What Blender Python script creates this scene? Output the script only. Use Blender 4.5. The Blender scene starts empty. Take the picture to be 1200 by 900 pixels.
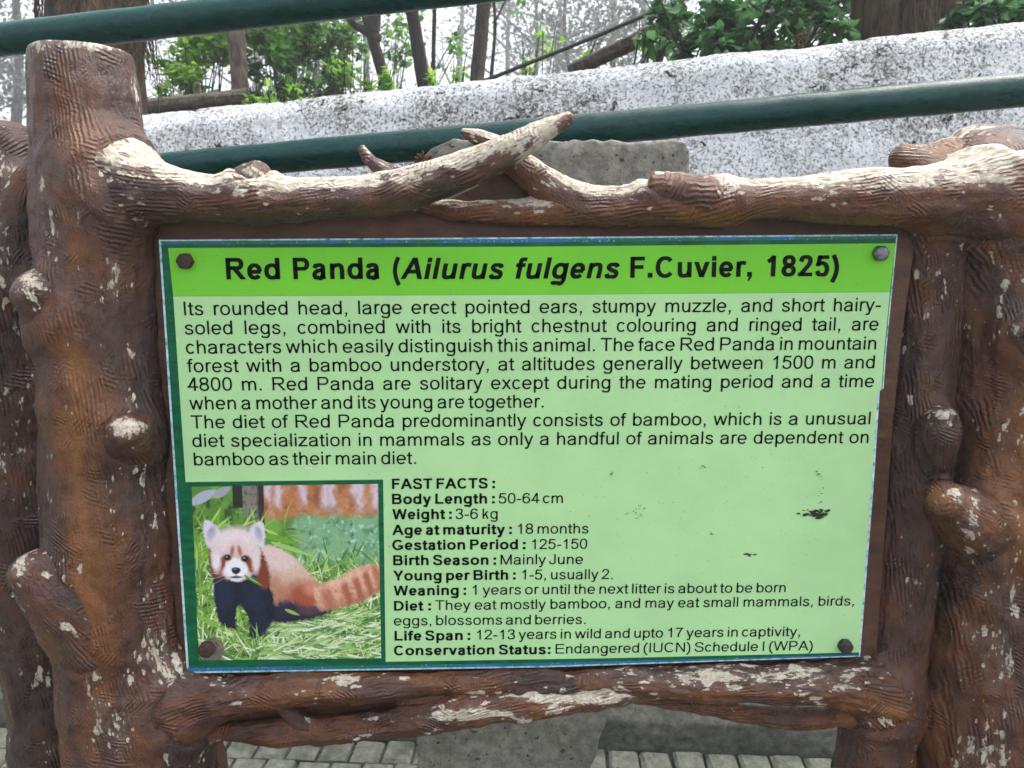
import bpy, math, random
import numpy as np
from mathutils import Vector, Matrix

SC = bpy.context.scene
COL = SC.collection
R = math.radians

# ------------------------------------------------------------------ camera
F = 905.0                                   # focal length in pixels of a 1200 px wide picture
CAM = np.array([-0.06598, -0.95305, 1.5])
ROT = np.array([[0.999119, 0.008234, -0.041142],
                [-0.041939, 0.165868, -0.985256],
                [-0.001288, 0.986114, 0.166068]])
cam = bpy.data.cameras.new('camera')
cam.sensor_width = 36.0
cam.lens = F / 1200 * 36
cam.clip_start = 0.02
cam.clip_end = 500
cam.dof.use_dof = True
cam.dof.focus_distance = 0.94
cam.dof.aperture_fstop = 14.0
cam_ob = bpy.data.objects.new('camera', cam)
COL.objects.link(cam_ob)
cam_ob.matrix_world = Matrix([list(ROT[i]) + [CAM[i]] for i in range(3)] + [[0, 0, 0, 1]])
SC.camera = cam_ob

# ------------------------------------------------------------------ sky and sun (overcast, misty)
SUN_EL, SUN_AZ = R(66), R(70)              # azimuth measured clockwise from +Y
world = bpy.data.worlds.new('World')
SC.world = world
world.use_nodes = True
wn, wl = world.node_tree.nodes, world.node_tree.links
sky = wn.new('ShaderNodeTexSky')
sky.sky_type = 'NISHITA'
sky.sun_disc = False
sky.sun_elevation = SUN_EL
sky.sun_rotation = SUN_AZ
sky.dust_density = 6.0
sky.air_density = 1.0
hs = wn.new('ShaderNodeHueSaturation')
hs.inputs['Saturation'].default_value = 0.35
wl.new(sky.outputs[0], hs.inputs['Color'])
wl.new(hs.outputs[0], wn['Background'].inputs['Color'])
wn['Background'].inputs['Strength'].default_value = 0.15
sun = bpy.data.lights.new('sun', 'SUN')
sun.energy = 1.25
sun.angle = R(30)
sun.color = (1.0, 0.97, 0.93)
sun_ob = bpy.data.objects.new('sun', sun)
COL.objects.link(sun_ob)
sd = Vector((math.sin(SUN_AZ) * math.cos(SUN_EL), math.cos(SUN_AZ) * math.cos(SUN_EL), math.sin(SUN_EL)))
sun_ob.rotation_euler = sd.to_track_quat('Z', 'Y').to_euler()
sun_ob.location = (0, 0, 20)

SC.view_settings.view_transform = 'Standard'
SC.view_settings.look = 'None'
SC.view_settings.gamma = 1
SC.view_settings.use_curve_mapping = False
SC.view_settings.exposure = 1.52
SC.render.engine = 'CYCLES'
SC.cycles.use_denoising = True
SC.cycles.max_bounces = 8
SC.cycles.volume_bounces = 2

# ------------------------------------------------------------------ helpers: rays from the photo, noise
def ray(px, py):
    return ROT @ np.array([(px - 600) / F, (450 - py) / F, -1.0])

def P(px, py, Y):
    """point of the vertical plane y = Y seen at photo pixel px, py"""
    d = ray(px, py)
    return CAM + d * ((Y - CAM[1]) / d[1])

def Pz(px, py, z):
    d = ray(px, py)
    return CAM + d * ((z - CAM[2]) / d[2])

def depth(p):
    return -float((np.asarray(p) - CAM) @ ROT[:, 2])

def pix(V):
    q = (V - CAM) @ ROT
    return 600 + F * q[:, 0] / -q[:, 2], 450 - F * q[:, 1] / -q[:, 2]

# the stair wall and its rails run at a slight angle to the sign
WN = np.array([0.1044, 0.9945, 0.0])
WD = np.array([0.9945, -0.1044, 0.0])
def PW(px, py, c):
    d = ray(px, py)
    return CAM + d * ((c - CAM @ WN) / (d @ WN))

def _hash(ix, iy, iz, seed):
    h = (ix.astype(np.uint32) * np.uint32(374761393) + iy.astype(np.uint32) * np.uint32(668265263)
         + iz.astype(np.uint32) * np.uint32(2147483647) + np.uint32((seed * 974634777) & 0xffffffff))
    h = (h ^ (h >> np.uint32(13))) * np.uint32(1274126177)
    h = (h ^ (h >> np.uint32(16))) * np.uint32(2246822519)
    return ((h ^ (h >> np.uint32(15))) & np.uint32(0xffffff)).astype(np.float64) / 0xffffff * 2 - 1

def noise(V, scale, seed=0, octaves=1, gain=0.5):
    """smooth value noise in about -1..1"""
    out = np.zeros(len(V)); amp = 1.0; tot = 0.0
    for o in range(octaves):
        q = V * scale + 100.37 + o * 17.3
        i = np.floor(q).astype(np.int64); f = q - i
        f = f * f * f * (f * (f * 6 - 15) + 10)
        r = np.zeros(len(V))
        for dx in (0, 1):
            wx = f[:, 0] if dx else 1 - f[:, 0]
            for dy in (0, 1):
                wy = f[:, 1] if dy else 1 - f[:, 1]
                for dz in (0, 1):
                    wz = f[:, 2] if dz else 1 - f[:, 2]
                    r += wx * wy * wz * _hash(i[:, 0] + dx, i[:, 1] + dy, i[:, 2] + dz, seed + o * 31)
        out += amp * r; tot += amp
        amp *= gain; scale *= 2.03
    return out / tot * 1.3

def mesh_np(name, V, faces, mats, parent=None, smooth=True, fmat=None, attrs=None, uv=None, colors=None):
    """V (n,3); faces (m,k) array or list of tuples; ONE mesh object"""
    me = bpy.data.meshes.new(name)
    if isinstance(faces, np.ndarray):
        m, k = faces.shape
        me.vertices.add(len(V)); me.vertices.foreach_set('co', np.asarray(V, np.float32).ravel())
        me.loops.add(m * k); me.loops.foreach_set('vertex_index', faces.astype(np.int32).ravel())
        me.polygons.add(m)
        me.polygons.foreach_set('loop_start', np.arange(0, m * k, k, dtype=np.int32))
        me.update(calc_edges=True)
    else:
        me.from_pydata([tuple(map(float, v)) for v in V], [], [tuple(int(i) for i in f) for f in faces])
        me.update()
    for mt in (mats if isinstance(mats, (list, tuple)) else [mats]):
        me.materials.append(mt)
    if fmat is not None:
        me.polygons.foreach_set('material_index', np.asarray(fmat, np.int32))
    me.polygons.foreach_set('use_smooth', np.full(len(me.polygons), smooth))
    for an, av in (attrs or {}).items():
        a = me.attributes.new(an, 'FLOAT', 'POINT'); a.data.foreach_set('value', np.asarray(av, np.float32))
    if uv is not None:
        a = me.attributes.new('loguv', 'FLOAT_VECTOR', 'POINT'); a.data.foreach_set('vector', np.asarray(uv, np.float32).ravel())
    if colors is not None:
        a = me.attributes.new('col', 'FLOAT_COLOR', 'POINT')
        c4 = np.ones((len(V), 4), np.float32); c4[:, :3] = colors
        a.data.foreach_set('color', c4.ravel())
    me.validate()
    ob = bpy.data.objects.new(name, me)
    COL.objects.link(ob)
    if parent is not None:
        ob.parent = parent
        ob.matrix_parent_inverse = parent.matrix_world.inverted()
    return ob

def thing(name, label, cat, loc=(0, 0, 0), group=None):
    o = bpy.data.objects.new(name, None)
    COL.objects.link(o)
    o.empty_display_size = 0.1
    o.location = loc
    o.matrix_world = Matrix.Translation(Vector(loc))
    o['label'] = label; o['category'] = cat
    if group: o['group'] = group
    return o

def tag(o, label, cat, group=None):
    o['label'] = label; o['category'] = cat
    if group: o['group'] = group
    return o

def struct(o, kind='structure'):
    o['kind'] = kind
    return o

def catmull(pts, n_per):
    pts = np.asarray(pts, float)
    p = np.vstack([2 * pts[0] - pts[1], pts, 2 * pts[-1] - pts[-2]])
    out = []
    for i in range(1, len(p) - 2):
        t = np.linspace(0, 1, n_per, endpoint=False)[:, None]
        a, b, c, d = p[i - 1], p[i], p[i + 1], p[i + 2]
        out.append(0.5 * (2 * b + (c - a) * t + (2 * a - 5 * b + 4 * c - d) * t ** 2 + (3 * b - a - 3 * c + d) * t ** 3))
    out.append(pts[-1:])
    return np.vstack(out)

def resample(path, step):
    s = np.r_[0, np.cumsum(np.linalg.norm(np.diff(path[:, :3], axis=0), axis=1))]
    n = max(4, int(round(s[-1] / step)) + 1)
    t = np.linspace(0, s[-1], n)
    return np.stack([np.interp(t, s, path[:, k]) for k in range(path.shape[1])], 1), t

def tube(path, rad, n, cap0='round', cap1='round', sq=1.0):
    """rings round a path: V, faces, radial direction, angle, length along. sq squashes the depth"""
    T = np.gradient(path, axis=0); T /= np.linalg.norm(T, axis=1)[:, None] + 1e-12
    # ends
    def endcap(c, tdir, r, kind):
        rows = []
        if kind == 'round':
            for a in np.linspace(0.15, 1.0, 7):
                rows.append((c + tdir * r * 0.8 * math.sin(a * math.pi / 2), max(r * math.cos(a * math.pi / 2), r * 0.004)))
        elif kind == 'flat':
            for a, q in ((0.03, 0.985), (0.07, 0.95), (0.09, 0.9), (0.10, 0.75), (0.105, 0.5), (0.11, 0.25), (0.112, 0.004)):
                rows.append((c + tdir * r * a, r * q))
        return rows
    C = list(path); RR = list(rad); TT = list(T)
    e1 = endcap(path[-1], T[-1], rad[-1], cap1)
    e0 = endcap(path[0], -T[0], rad[0], cap0)[::-1]
    C = [q[0] for q in e0] + C + [q[0] for q in e1]
    RR = [q[1] for q in e0] + RR + [q[1] for q in e1]
    TT = [T[0]] * len(e0) + TT + [T[-1]] * len(e1)
    C = np.array(C); RR = np.array(RR); TT = np.array(TT)
    up = np.array([0, 1.0, 0]) if abs(TT[0][1]) < 0.8 else np.array([0, 0, 1.0])
    Nn = []
    for t in TT:
        u = up - t * (up @ t); u /= np.linalg.norm(u); up = u
        Nn.append(u)
    Nn = np.array(Nn); B = np.cross(TT, Nn)
    th = np.linspace(0, 2 * math.pi, n, endpoint=False)
    ct, st = np.cos(th), np.sin(th)
    D = ct[None, :, None] * Nn[:, None, :] * sq + st[None, :, None] * B[:, None, :]
    V = C[:, None, :] + RR[:, None, None] * D
    m = len(C)
    i = np.arange(m - 1)[:, None]; j = np.arange(n)[None, :]
    a = i * n + j; b = i * n + (j + 1) % n
    F_ = np.stack([a, b, b + n, a + n], -1).reshape(-1, 4)
    s = np.r_[0, np.cumsum(np.linalg.norm(np.diff(C, axis=0), axis=1))]
    S = np.repeat(s, n); TH = np.tile(th, m); RAD = np.repeat(RR, n)
    return V.reshape(-1, 3), F_, D.reshape(-1, 3), TH, S, RAD

# ------------------------------------------------------------------ node helpers
class NT:
    def __init__(self, name):
        self.m = bpy.data.materials.new(name); self.m.use_nodes = True
        self.n = self.m.node_tree.nodes; self.l = self.m.node_tree.links
        self.b = self.n['Principled BSDF']; self.out = self.n['Material Output']
    def node(self, t, **kw):
        x = self.n.new(t)
        for k, v in kw.items(): setattr(x, k, v)
        return x
    def link(self, a, b): self.l.new(a, b)
    def val(self, sock, v):
        if hasattr(v, 'is_linked'): self.l.new(v, sock)
        else: sock.default_value = v
    def math(self, op, a, b=0.0, c=None, clamp=False):
        x = self.node('ShaderNodeMath', operation=op); x.use_clamp = clamp
        self.val(x.inputs[0], a); self.val(x.inputs[1], b)
        if c is not None: self.val(x.inputs[2], c)
        return x.outputs[0]
    def mix(self, f, a, b, blend='MIX'):
        x = self.node('ShaderNodeMix', data_type='RGBA', blend_type=blend)
        self.val(x.inputs['Factor'], f)
        self.val(x.inputs[6], a if hasattr(a, 'is_linked') else (*a, 1)); self.val(x.inputs[7], b if hasattr(b, 'is_linked') else (*b, 1))
        return x.outputs[2]
    def noise(self, vec, scale, detail=4, rough=0.55, dist=0.0):
        x = self.node('ShaderNodeTexNoise')
        if vec is not None: self.link(vec, x.inputs['Vector'])
        x.inputs['Scale'].default_value = scale; x.inputs['Detail'].default_value = detail
        x.inputs['Roughness'].default_value = rough; x.inputs['Distortion'].default_value = dist
        return x.outputs[0]
    def step(self, v, a, b, lo=0.0, hi=1.0):
        x = self.node('ShaderNodeMapRange'); x.interpolation_type = 'SMOOTHSTEP'
        self.val(x.inputs['Value'], v)
        x.inputs['From Min'].default_value = a; x.inputs['From Max'].default_value = b
        x.inputs['To Min'].default_value = lo; x.inputs['To Max'].default_value = hi
        return x.outputs[0]
    def mapping(self, vec, scale=(1, 1, 1), loc=(0, 0, 0), rot=(0, 0, 0)):
        x = self.node('ShaderNodeMapping'); self.link(vec, x.inputs['Vector'])
        x.inputs['Scale'].default_value = scale; x.inputs['Location'].default_value = loc; x.inputs['Rotation'].default_value = rot
        return x.outputs[0]
    def attr(self, name, out='Fac'):
        x = self.node('ShaderNodeAttribute'); x.attribute_name = name
        return x.outputs[out]
    def pos(self):
        return self.node('ShaderNodeNewGeometry').outputs['Position']
    def obj(self):
        return self.node('ShaderNodeTexCoord').outputs['Object']
    def bump(self, h, dist, strength=1.0, prev=None):
        x = self.node('ShaderNodeBump'); self.link(h, x.inputs['Height'])
        x.inputs['Distance'].default_value = dist; x.inputs['Strength'].default_value = strength
        if prev is not None: self.link(prev, x.inputs['Normal'])
        return x.outputs[0]
    def ramp(self, v, stops):
        x = self.node('ShaderNodeValToRGB'); self.link(v, x.inputs[0])
        e = x.color_ramp.elements
        while len(e) < len(stops): e.new(0.5)
        for q, (p_, c_) in zip(e, stops): q.position = p_; q.color = (*c_, 1)
        return x.outputs[0]
    def set(self, color=None, rough=None, normal=None, spec=None):
        if color is not None: self.val(self.b.inputs['Base Color'], color if hasattr(color, 'is_linked') else (*color, 1))
        if rough is not None: self.val(self.b.inputs['Roughness'], rough)
        if normal is not None: self.link(normal, self.b.inputs['Normal'])
        if spec is not None: self.b.inputs['Specular IOR Level'].default_value = spec
        return self.m

def lin(r, g, b):
    return tuple((c / 255 / 12.92) if c / 255 <= 0.04045 else ((c / 255 + 0.055) / 1.055) ** 2.4 for c in (r, g, b))

# ------------------------------------------------------------------ materials
def mat_log():
    t = NT('painted_cement_bark')
    uv = t.attr('loguv', 'Vector')
    wear, tint = t.attr('wear'), t.attr('tint')
    stretched = t.mapping(uv, (1.0, 0.45, 1.0))
    # paint colour: orange brown sprayed over with dark brown
    big = t.noise(stretched, 13, 3, 0.55, 0.6)
    mid = t.noise(stretched, 60, 6, 0.68, 0.3)
    v = t.math('ADD', t.math('MULTIPLY', big, 1.05), t.math('MULTIPLY', mid, 0.50))
    v = t.math('ADD', t.math('ADD', v, -0.185), tint)
    col = t.ramp(v, [(0.38, (0.034, 0.016, 0.013)), (0.55, (0.078, 0.031, 0.019)), (0.70, (0.132, 0.046, 0.014)), (0.90, (0.225, 0.086, 0.020))])
    grime = t.step(t.noise(uv, 170, 5, 0.7), 0.52, 0.66, 0.0, 0.55)
    col = t.mix(grime, col, (0.034, 0.022, 0.020))
    # comb marks pressed into the cement
    def comb(rot, scale, seed, lo, hi):
        w = t.node('ShaderNodeTexWave', wave_type='BANDS', bands_direction='X')
        t.link(t.mapping(uv, (1, 1, 1), (seed, seed * 1.7, 0), (0, 0, rot)), w.inputs['Vector'])
        w.inputs['Scale'].default_value = scale; w.inputs['Distortion'].default_value = 7.0
        w.inputs['Detail'].default_value = 4.0; w.inputs['Detail Scale'].default_value = 0.35; w.inputs['Detail Roughness'].default_value = 0.62
        msk = t.step(t.noise(t.mapping(uv, (1, 1, 1), (seed * 3.1, seed, 0)), 20, 4, 0.6), lo, hi)
        return t.math('MULTIPLY', w.outputs['Fac'], msk)
    c1 = comb(0.15, 66, 1.3, 0.48, 0.62)
    c2 = comb(1.25, 62, 4.7, 0.55, 0.66)
    c3 = comb(-0.7, 70, 8.1, 0.57, 0.68)
    grooves = t.math('ADD', t.math('ADD', c1, c2), c3)
    # flaked paint, pale undercoat showing
    fl = t.noise(t.mapping(uv, (1.0, 0.40, 1.0), (3.3, 1.1, 0)), 70, 10, 0.68, 0.3)
    patch = t.noise(t.mapping(uv, (1, .6, 1), (9.1, 4, 0)), 26, 4, 0.55)
    wv = t.math('ADD', t.math('ADD', t.math('MULTIPLY', fl, 1.15), t.math('MULTIPLY', patch, 0.55)), wear)
    sheet = t.step(wv, 1.185, 1.203)
    def flakes(scale, seed, dmax, gain):
        w = t.node('ShaderNodeTexNoise'); t.link(uv, w.inputs['Vector']); w.inputs['Scale'].default_value = scale * .9; w.inputs['Detail'].default_value = 5; w.inputs['Roughness'].default_value = .65
        m = t.node('ShaderNodeVectorMath', operation='MULTIPLY_ADD'); t.link(w.outputs['Color'], m.inputs[0])
        m.inputs[1].default_value = (1.1 / scale, 1.6 / scale, 1.1 / scale); t.link(t.mapping(uv, (1, .5, 1), (seed, seed * .7, seed * .3)), m.inputs[2])
        v = t.node('ShaderNodeTexVoronoi', feature='F1'); t.link(m.outputs[0], v.inputs['Vector']); v.inputs['Scale'].default_value = scale
        s = t.node('ShaderNodeSeparateColor'); t.link(v.outputs['Color'], s.inputs[0])
        p_ = t.math('MULTIPLY', t.math('ADD', t.math('ADD', wear, t.math('MULTIPLY', t.math('SUBTRACT', patch, 0.5), 1.0)), -0.045), gain)
        on = t.math('GREATER_THAN', p_, s.outputs[0])
        rr = t.math('MULTIPLY', s.outputs[1], dmax)
        return t.math('MULTIPLY', on, t.step(t.math('SUBTRACT', v.outputs['Distance'], rr), 0.08, 0.14, 1.0, 0.0))
    f1, f2, f3 = flakes(62, 2.1, .45, 1.15), flakes(125, 6.3, .5, 1.1), flakes(260, 9.2, .5, 0.9)
    chip = t.math('MAXIMUM', t.math('MAXIMUM', sheet, f1), t.math('MAXIMUM', f2, f3))
    cream = t.mix(t.step(t.noise(uv, 130, 6, 0.7), 0.36, 0.66), (0.40, 0.335, 0.25), (0.63, 0.585, 0.50))
    cracks = t.step(t.noise(t.mapping(uv, (1.0, 0.20, 1.0)), 260, 4, 0.65), 0.37, 0.43)
    cream = t.mix(cracks, (0.13, 0.085, 0.06), cream)
    halo = t.step(wv, 1.00, 1.22, 0.0, 0.60)
    col = t.mix(halo, col, (0.155, 0.105, 0.090))
    col = t.mix(chip, col, cream)
    rough = t.math('ADD', t.math('ADD', 0.07, t.math('MULTIPLY', mid, 0.46)), t.math('MULTIPLY', chip, 0.38))
    fine = t.noise(uv, 330, 6, 0.72)
    lump = t.noise(stretched, 75, 6, 0.62)
    h = t.math('ADD', t.math('MULTIPLY', grooves, 0.60), t.math('MULTIPLY', fine, 0.75))
    h = t.math('ADD', h, t.math('MULTIPLY', lump, 1.3))
    h = t.math('SUBTRACT', h, t.math('MULTIPLY', chip, 0.30))
    return t.set(col, rough, t.bump(h, 0.0026, 1.0), spec=0.55)

def mat_backboard():
    t = NT('brown_board')
    p = t.pos()
    n = t.noise(t.mapping(p, (1, 1, 3)), 30, 5, 0.6)
    col = t.ramp(n, [(0.3, (0.045, 0.020, 0.012)), (0.55, (0.095, 0.038, 0.019)), (0.75, (0.140, 0.058, 0.027))])
    return t.set(col, 0.5, t.bump(t.noise(p, 220, 5), 0.0012))

def mat_print(name, c, var=0.05, rough=0.36):
    t = NT(name)
    p = t.pos()
    n = t.noise(p, 9, 4, 0.6)
    k = t.step(n, 0.3, 0.7, 1 - var, 1 + var)
    x = t.node('ShaderNodeVectorMath', operation='SCALE')
    x.inputs[0].default_value = c; t.link(k, x.inputs['Scale'])
    specks = t.step(t.noise(p, 420, 2, 0.5), 0.735, 0.76, 0.0, 0.75)
    dirt = t.step(t.noise(t.mapping(p, (1, 1, 0.35)), 26, 6, 0.7), 0.60, 0.80, 0.0, 0.14)
    col = t.mix(dirt, x.outputs[0], (0.12, 0.16, 0.10))
    col = t.mix(specks, col, (0.06, 0.09, 0.05))
    return t.set(col, t.step(t.noise(p, 40, 4), 0.3, 0.7, rough - 0.06, rough + 0.1), t.bump(t.noise(p, 14, 2), 0.0006, 0.4), spec=0.35)

def mat_edge_border():
    t = NT('dark_green_border')
    p = t.pos()
    n = t.noise(t.mapping(p, (0.25, 1, 1.0)), 120, 5, 0.6)
    return t.set(t.mix(t.step(n, 0.3, 0.7), lin(0, 78, 46), lin(4, 104, 68)), 0.38, spec=0.25)

def mat_blue_strip():
    t = NT('worn_blue_edge')
    p = t.pos()
    n = t.noise(t.mapping(p, (0.18, 1, 1.0)), 170, 6, 0.65)
    m = t.noise(t.mapping(p, (0.6, 1, 1)), 9, 3, 0.5)
    col = t.mix(t.step(t.math('ADD', n, t.math('MULTIPLY', m, 0.9)), 0.86, 1.0), lin(4, 102, 78), lin(28, 104, 158))
    col = t.mix(t.step(t.noise(p, 300, 4, 0.7), 0.60, 0.66), col, lin(150, 195, 215))
    return t.set(col, 0.42)

def mat_rim():
    t = NT('peeling_vinyl_edge')
    p = t.pos()
    col = t.ramp(t.noise(p, 90, 5, 0.65), [(0.36, lin(60, 140, 150)), (0.48, lin(165, 205, 222)), (0.62, lin(215, 230, 238))])
    return t.set(col, 0.5)

def mat_plain(name, c, rough=0.5, metal=0.0):
    t = NT(name); t.b.inputs['Metallic'].default_value = metal
    p = t.pos()
    n = t.noise(p, 260, 4, 0.6)
    col = t.mix(t.step(n, 0.3, 0.7), tuple(x * 0.6 for x in c), tuple(min(1, x * 1.35) for x in c))
    return t.set(col, rough, t.bump(n, 0.0006, 0.7))

def mat_ink():
    t = NT('black_print')
    return t.set((0.004, 0.005, 0.005), 0.5, spec=0.08)

def mat_picture():
    t = NT('printed_picture')
    return t.set(t.attr('col', 'Color'), 0.34)

def mat_rail():
    t = NT('green_enamel_pipe')
    p = t.pos()
    along = t.mapping(p, (0.35, 1, 1))
    n = t.noise(along, 60, 6, 0.65)
    col = t.mix(t.step(n, 0.30, 0.75), (0.0005, 0.038, 0.034), (0.001, 0.056, 0.050))
    dust = t.step(t.noise(along, 120, 8, 0.78), 0.58, 0.72, 0.0, 0.16)
    col = t.mix(dust, col, (0.12, 0.18, 0.17))
    worn = t.step(t.noise(along, 38, 9, 0.75), 0.685, 0.70)
    col = t.mix(worn, col, (0.10, 0.085, 0.065))
    pit = t.step(t.noise(p, 300, 3, 0.6), 0.67, 0.71)
    col = t.mix(pit, col, (0.010, 0.016, 0.016))
    return t.set(col, t.step(n, 0.3, 0.7, 0.22, 0.36), t.bump(t.noise(p, 150, 6, 0.7), 0.0011, 0.7), spec=0.36)

def mat_whitewash():
    t = NT('whitewashed_concrete')
    p = t.pos()
    region = t.noise(p, 3.5, 4, 0.6)
    fine = t.noise(p, 90, 6, 0.75, 0.4)
    dots = t.step(t.math('ADD', t.noise(p, 135, 2.5, 0.6, 0.3), t.math('MULTIPLY', t.math('SUBTRACT', region, 0.5), 0.15)), 0.545, 0.60)
    cell = t.noise(p, 42, 8, 0.74, 1.0)
    med = t.noise(p, 20, 9, 0.72, 0.8)
    base = t.ramp(t.noise(p, 75, 8, 0.75), [(0.34, (0.50, 0.52, 0.54)), (0.5, (0.70, 0.735, 0.765)), (0.66, (0.83, 0.86, 0.885))])
    reg = t.math('MULTIPLY', t.math('SUBTRACT', region, 0.5), 0.42)
    g = t.step(t.math('ADD', fine, reg), 0.535, 0.60)
    col = t.mix(t.math('MULTIPLY', g, 0.80), base, (0.20, 0.185, 0.16))
    col = t.mix(t.math('MULTIPLY', dots, 0.78), col, (0.13, 0.118, 0.10))
    k1 = t.step(t.math('ADD', cell, reg), 0.60, 0.63)
    col = t.mix(t.math('MULTIPLY', k1, 0.85), col, (0.070, 0.056, 0.046))
    k = t.step(t.math('ADD', med, t.math('MULTIPLY', reg, 0.7)), 0.615, 0.632)
    col = t.mix(k, col, (0.022, 0.014, 0.011))
    # the whitewash stops above the foot of the wall
    z = t.node('ShaderNodeSeparateXYZ'); t.link(p, z.inputs[0])
    foot = t.step(t.math('ADD', z.outputs['Z'], t.math('MULTIPLY', t.noise(p, 6, 5, 0.6), 0.3)), 0.98, 1.10, 1.0, 0.0)
    bare = t.mix(t.noise(p, 30, 7, 0.7), (0.12, 0.125, 0.10), (0.30, 0.30, 0.27))
    col = t.mix(foot, col, bare)
    h = t.math('SUBTRACT', t.noise(p, 120, 8, 0.72), t.math('MULTIPLY', k, 0.7))
    h = t.math('SUBTRACT', h, t.math('MULTIPLY', t.math('ADD', t.math('ADD', g, k1), dots), 0.30))
    return t.set(col, 0.85, t.bump(h, 0.0055, 0.9))

def mat_concrete(name, a, b, moss=(0.05, 0.06, 0.03), mossk=0.5, s=1.0):
    t = NT(name)
    p = t.pos()
    n = t.noise(p, 45 * s, 8, 0.7)
    col = t.mix(t.step(n, 0.3, 0.72), a, b)
    g = t.step(t.noise(p, 11 * s, 6, 0.65), 0.48, 0.70, 0.0, mossk)
    col = t.mix(g, col, moss)
    pits = t.step(t.noise(p, 130 * s, 3, 0.5), 0.66, 0.70)
    col = t.mix(pits, col, tuple(x * 0.25 for x in a))
    h = t.math('SUBTRACT', t.noise(p, 120 * s, 8, 0.7), t.math('MULTIPLY', pits, 0.5))
    return t.set(col, 0.88, t.bump(h, 0.005 / s, 0.8))

def mat_bark(name, a, b, fib=0.25, s=1.0, dist=0.02):
    t = NT(name)
    p = t.pos()
    q = t.mapping(p, (1, 1, fib))
    n = t.noise(q, 26 * s, 8, 0.7, 0.8)
    col = t.mix(t.step(n, 0.33, 0.68), a, b)
    lich = t.step(t.noise(p, 6 * s, 6, 0.65), 0.56, 0.70, 0.0, 0.35)
    col = t.mix(lich, col, (0.17, 0.18, 0.14))
    return t.set(col, 0.9, t.bump(n, dist, 0.9))

def mat_leaf(name, rough=0.42, trans=0.45):
    t = NT(name)
    c = t.attr('col', 'Color')
    t.set(c, rough)
    tr = t.node('ShaderNodeBsdfTranslucent')
    y = t.mix(0.5, c, (0.5, 0.9, 0.15), 'MULTIPLY')
    hsv = t.node('ShaderNodeHueSaturation'); hsv.inputs['Value'].default_value = 1.6
    t.link(c, hsv.inputs['Color']); t.link(hsv.outputs[0], tr.inputs['Color'])
    mx = t.node('ShaderNodeMixShader'); mx.inputs[0].default_value = trans
    t.link(t.b.outputs[0], mx.inputs[1]); t.link(tr.outputs[0], mx.inputs[2])
    t.link(mx.outputs[0], t.out.inputs['Surface'])
    return t.m

def mat_soil():
    t = NT('forest_soil')
    p = t.pos()
    col = t.ramp(t.noise(p, 9, 8, 0.7), [(0.3, (0.03, 0.022, 0.014)), (0.5, (0.07, 0.05, 0.03)), (0.7, (0.06, 0.075, 0.03))])
    return t.set(col, 0.95, t.bump(t.noise(p, 30, 8, 0.7), 0.03))

M = dict(log=mat_log(), board=mat_backboard(), rim=mat_rim(), border=mat_edge_border(), blue=mat_blue_strip(),
         header=mat_print('bright_green_print', lin(114, 204, 50), 0.04), field=mat_print('pale_green_print', lin(175, 221, 160), 0.05),
         frame=mat_print('dark_green_print', lin(2, 98, 60), 0.06), ink=mat_ink(), picture=mat_picture(),
         rust=mat_plain('rusty_steel', (0.060, 0.034, 0.026), 0.7, 0.3), zinc=mat_plain('zinc_steel', (0.20, 0.21, 0.23), 0.45, 0.8),
         steel=mat_plain('dark_steel', (0.050, 0.038, 0.034), 0.55, 0.4),
         rail=mat_rail(), white=mat_whitewash(),
         pillar=mat_concrete('bare_concrete', (0.13, 0.128, 0.108), (0.31, 0.305, 0.265), (0.085, 0.085, 0.06), 0.62),
         kerb=mat_concrete('mossy_stone', (0.06, 0.064, 0.052), (0.145, 0.145, 0.125), (0.035, 0.042, 0.024), 0.7),
         paver=mat_concrete('grey_paver', (0.11, 0.118, 0.092), (0.23, 0.24, 0.195), (0.055, 0.066, 0.034), 0.8),
         soil=mat_soil(), fibre=mat_bark('fibrous_bark', (0.016, 0.009, 0.006), (0.15, 0.088, 0.046), 0.12, 2.2, 0.03),
         bark=mat_bark('grey_brown_bark', (0.018, 0.014, 0.011), (0.080, 0.062, 0.046), 0.3),
         palebark=mat_bark('pale_bark', (0.055, 0.040, 0.030), (0.22, 0.17, 0.125), 0.35),
         darkbark=mat_bark('dark_bark', (0.008, 0.006, 0.005), (0.040, 0.031, 0.025), 0.3),
         timber=mat_bark('weathered_timber', (0.035, 0.027, 0.022), (0.16, 0.13, 0.10), 0.9, 1.4, 0.006),
         cable=mat_plain('black_cable', (0.014, 0.013, 0.013), 0.6), moss=mat_plain('dry_moss', (0.085, 0.045, 0.018), 0.95),
         leaf=mat_leaf('leaf'))

# ------------------------------------------------------------------ ground, paving, kerb, wall, hillside
KERB_C = 1.182
WALL_C = 1.30                                # distance of the wall face along WN
def wp(s, c, z):
    return WD * s + WN * c + np.array([0, 0, z])

g = 96.0
struct(mesh_np('ground', [(-g, -g, 0), (g, -g, 0), (g, g, 0), (-g, g, 0)], [(0, 1, 2, 3)], M['soil'], smooth=False))

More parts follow.
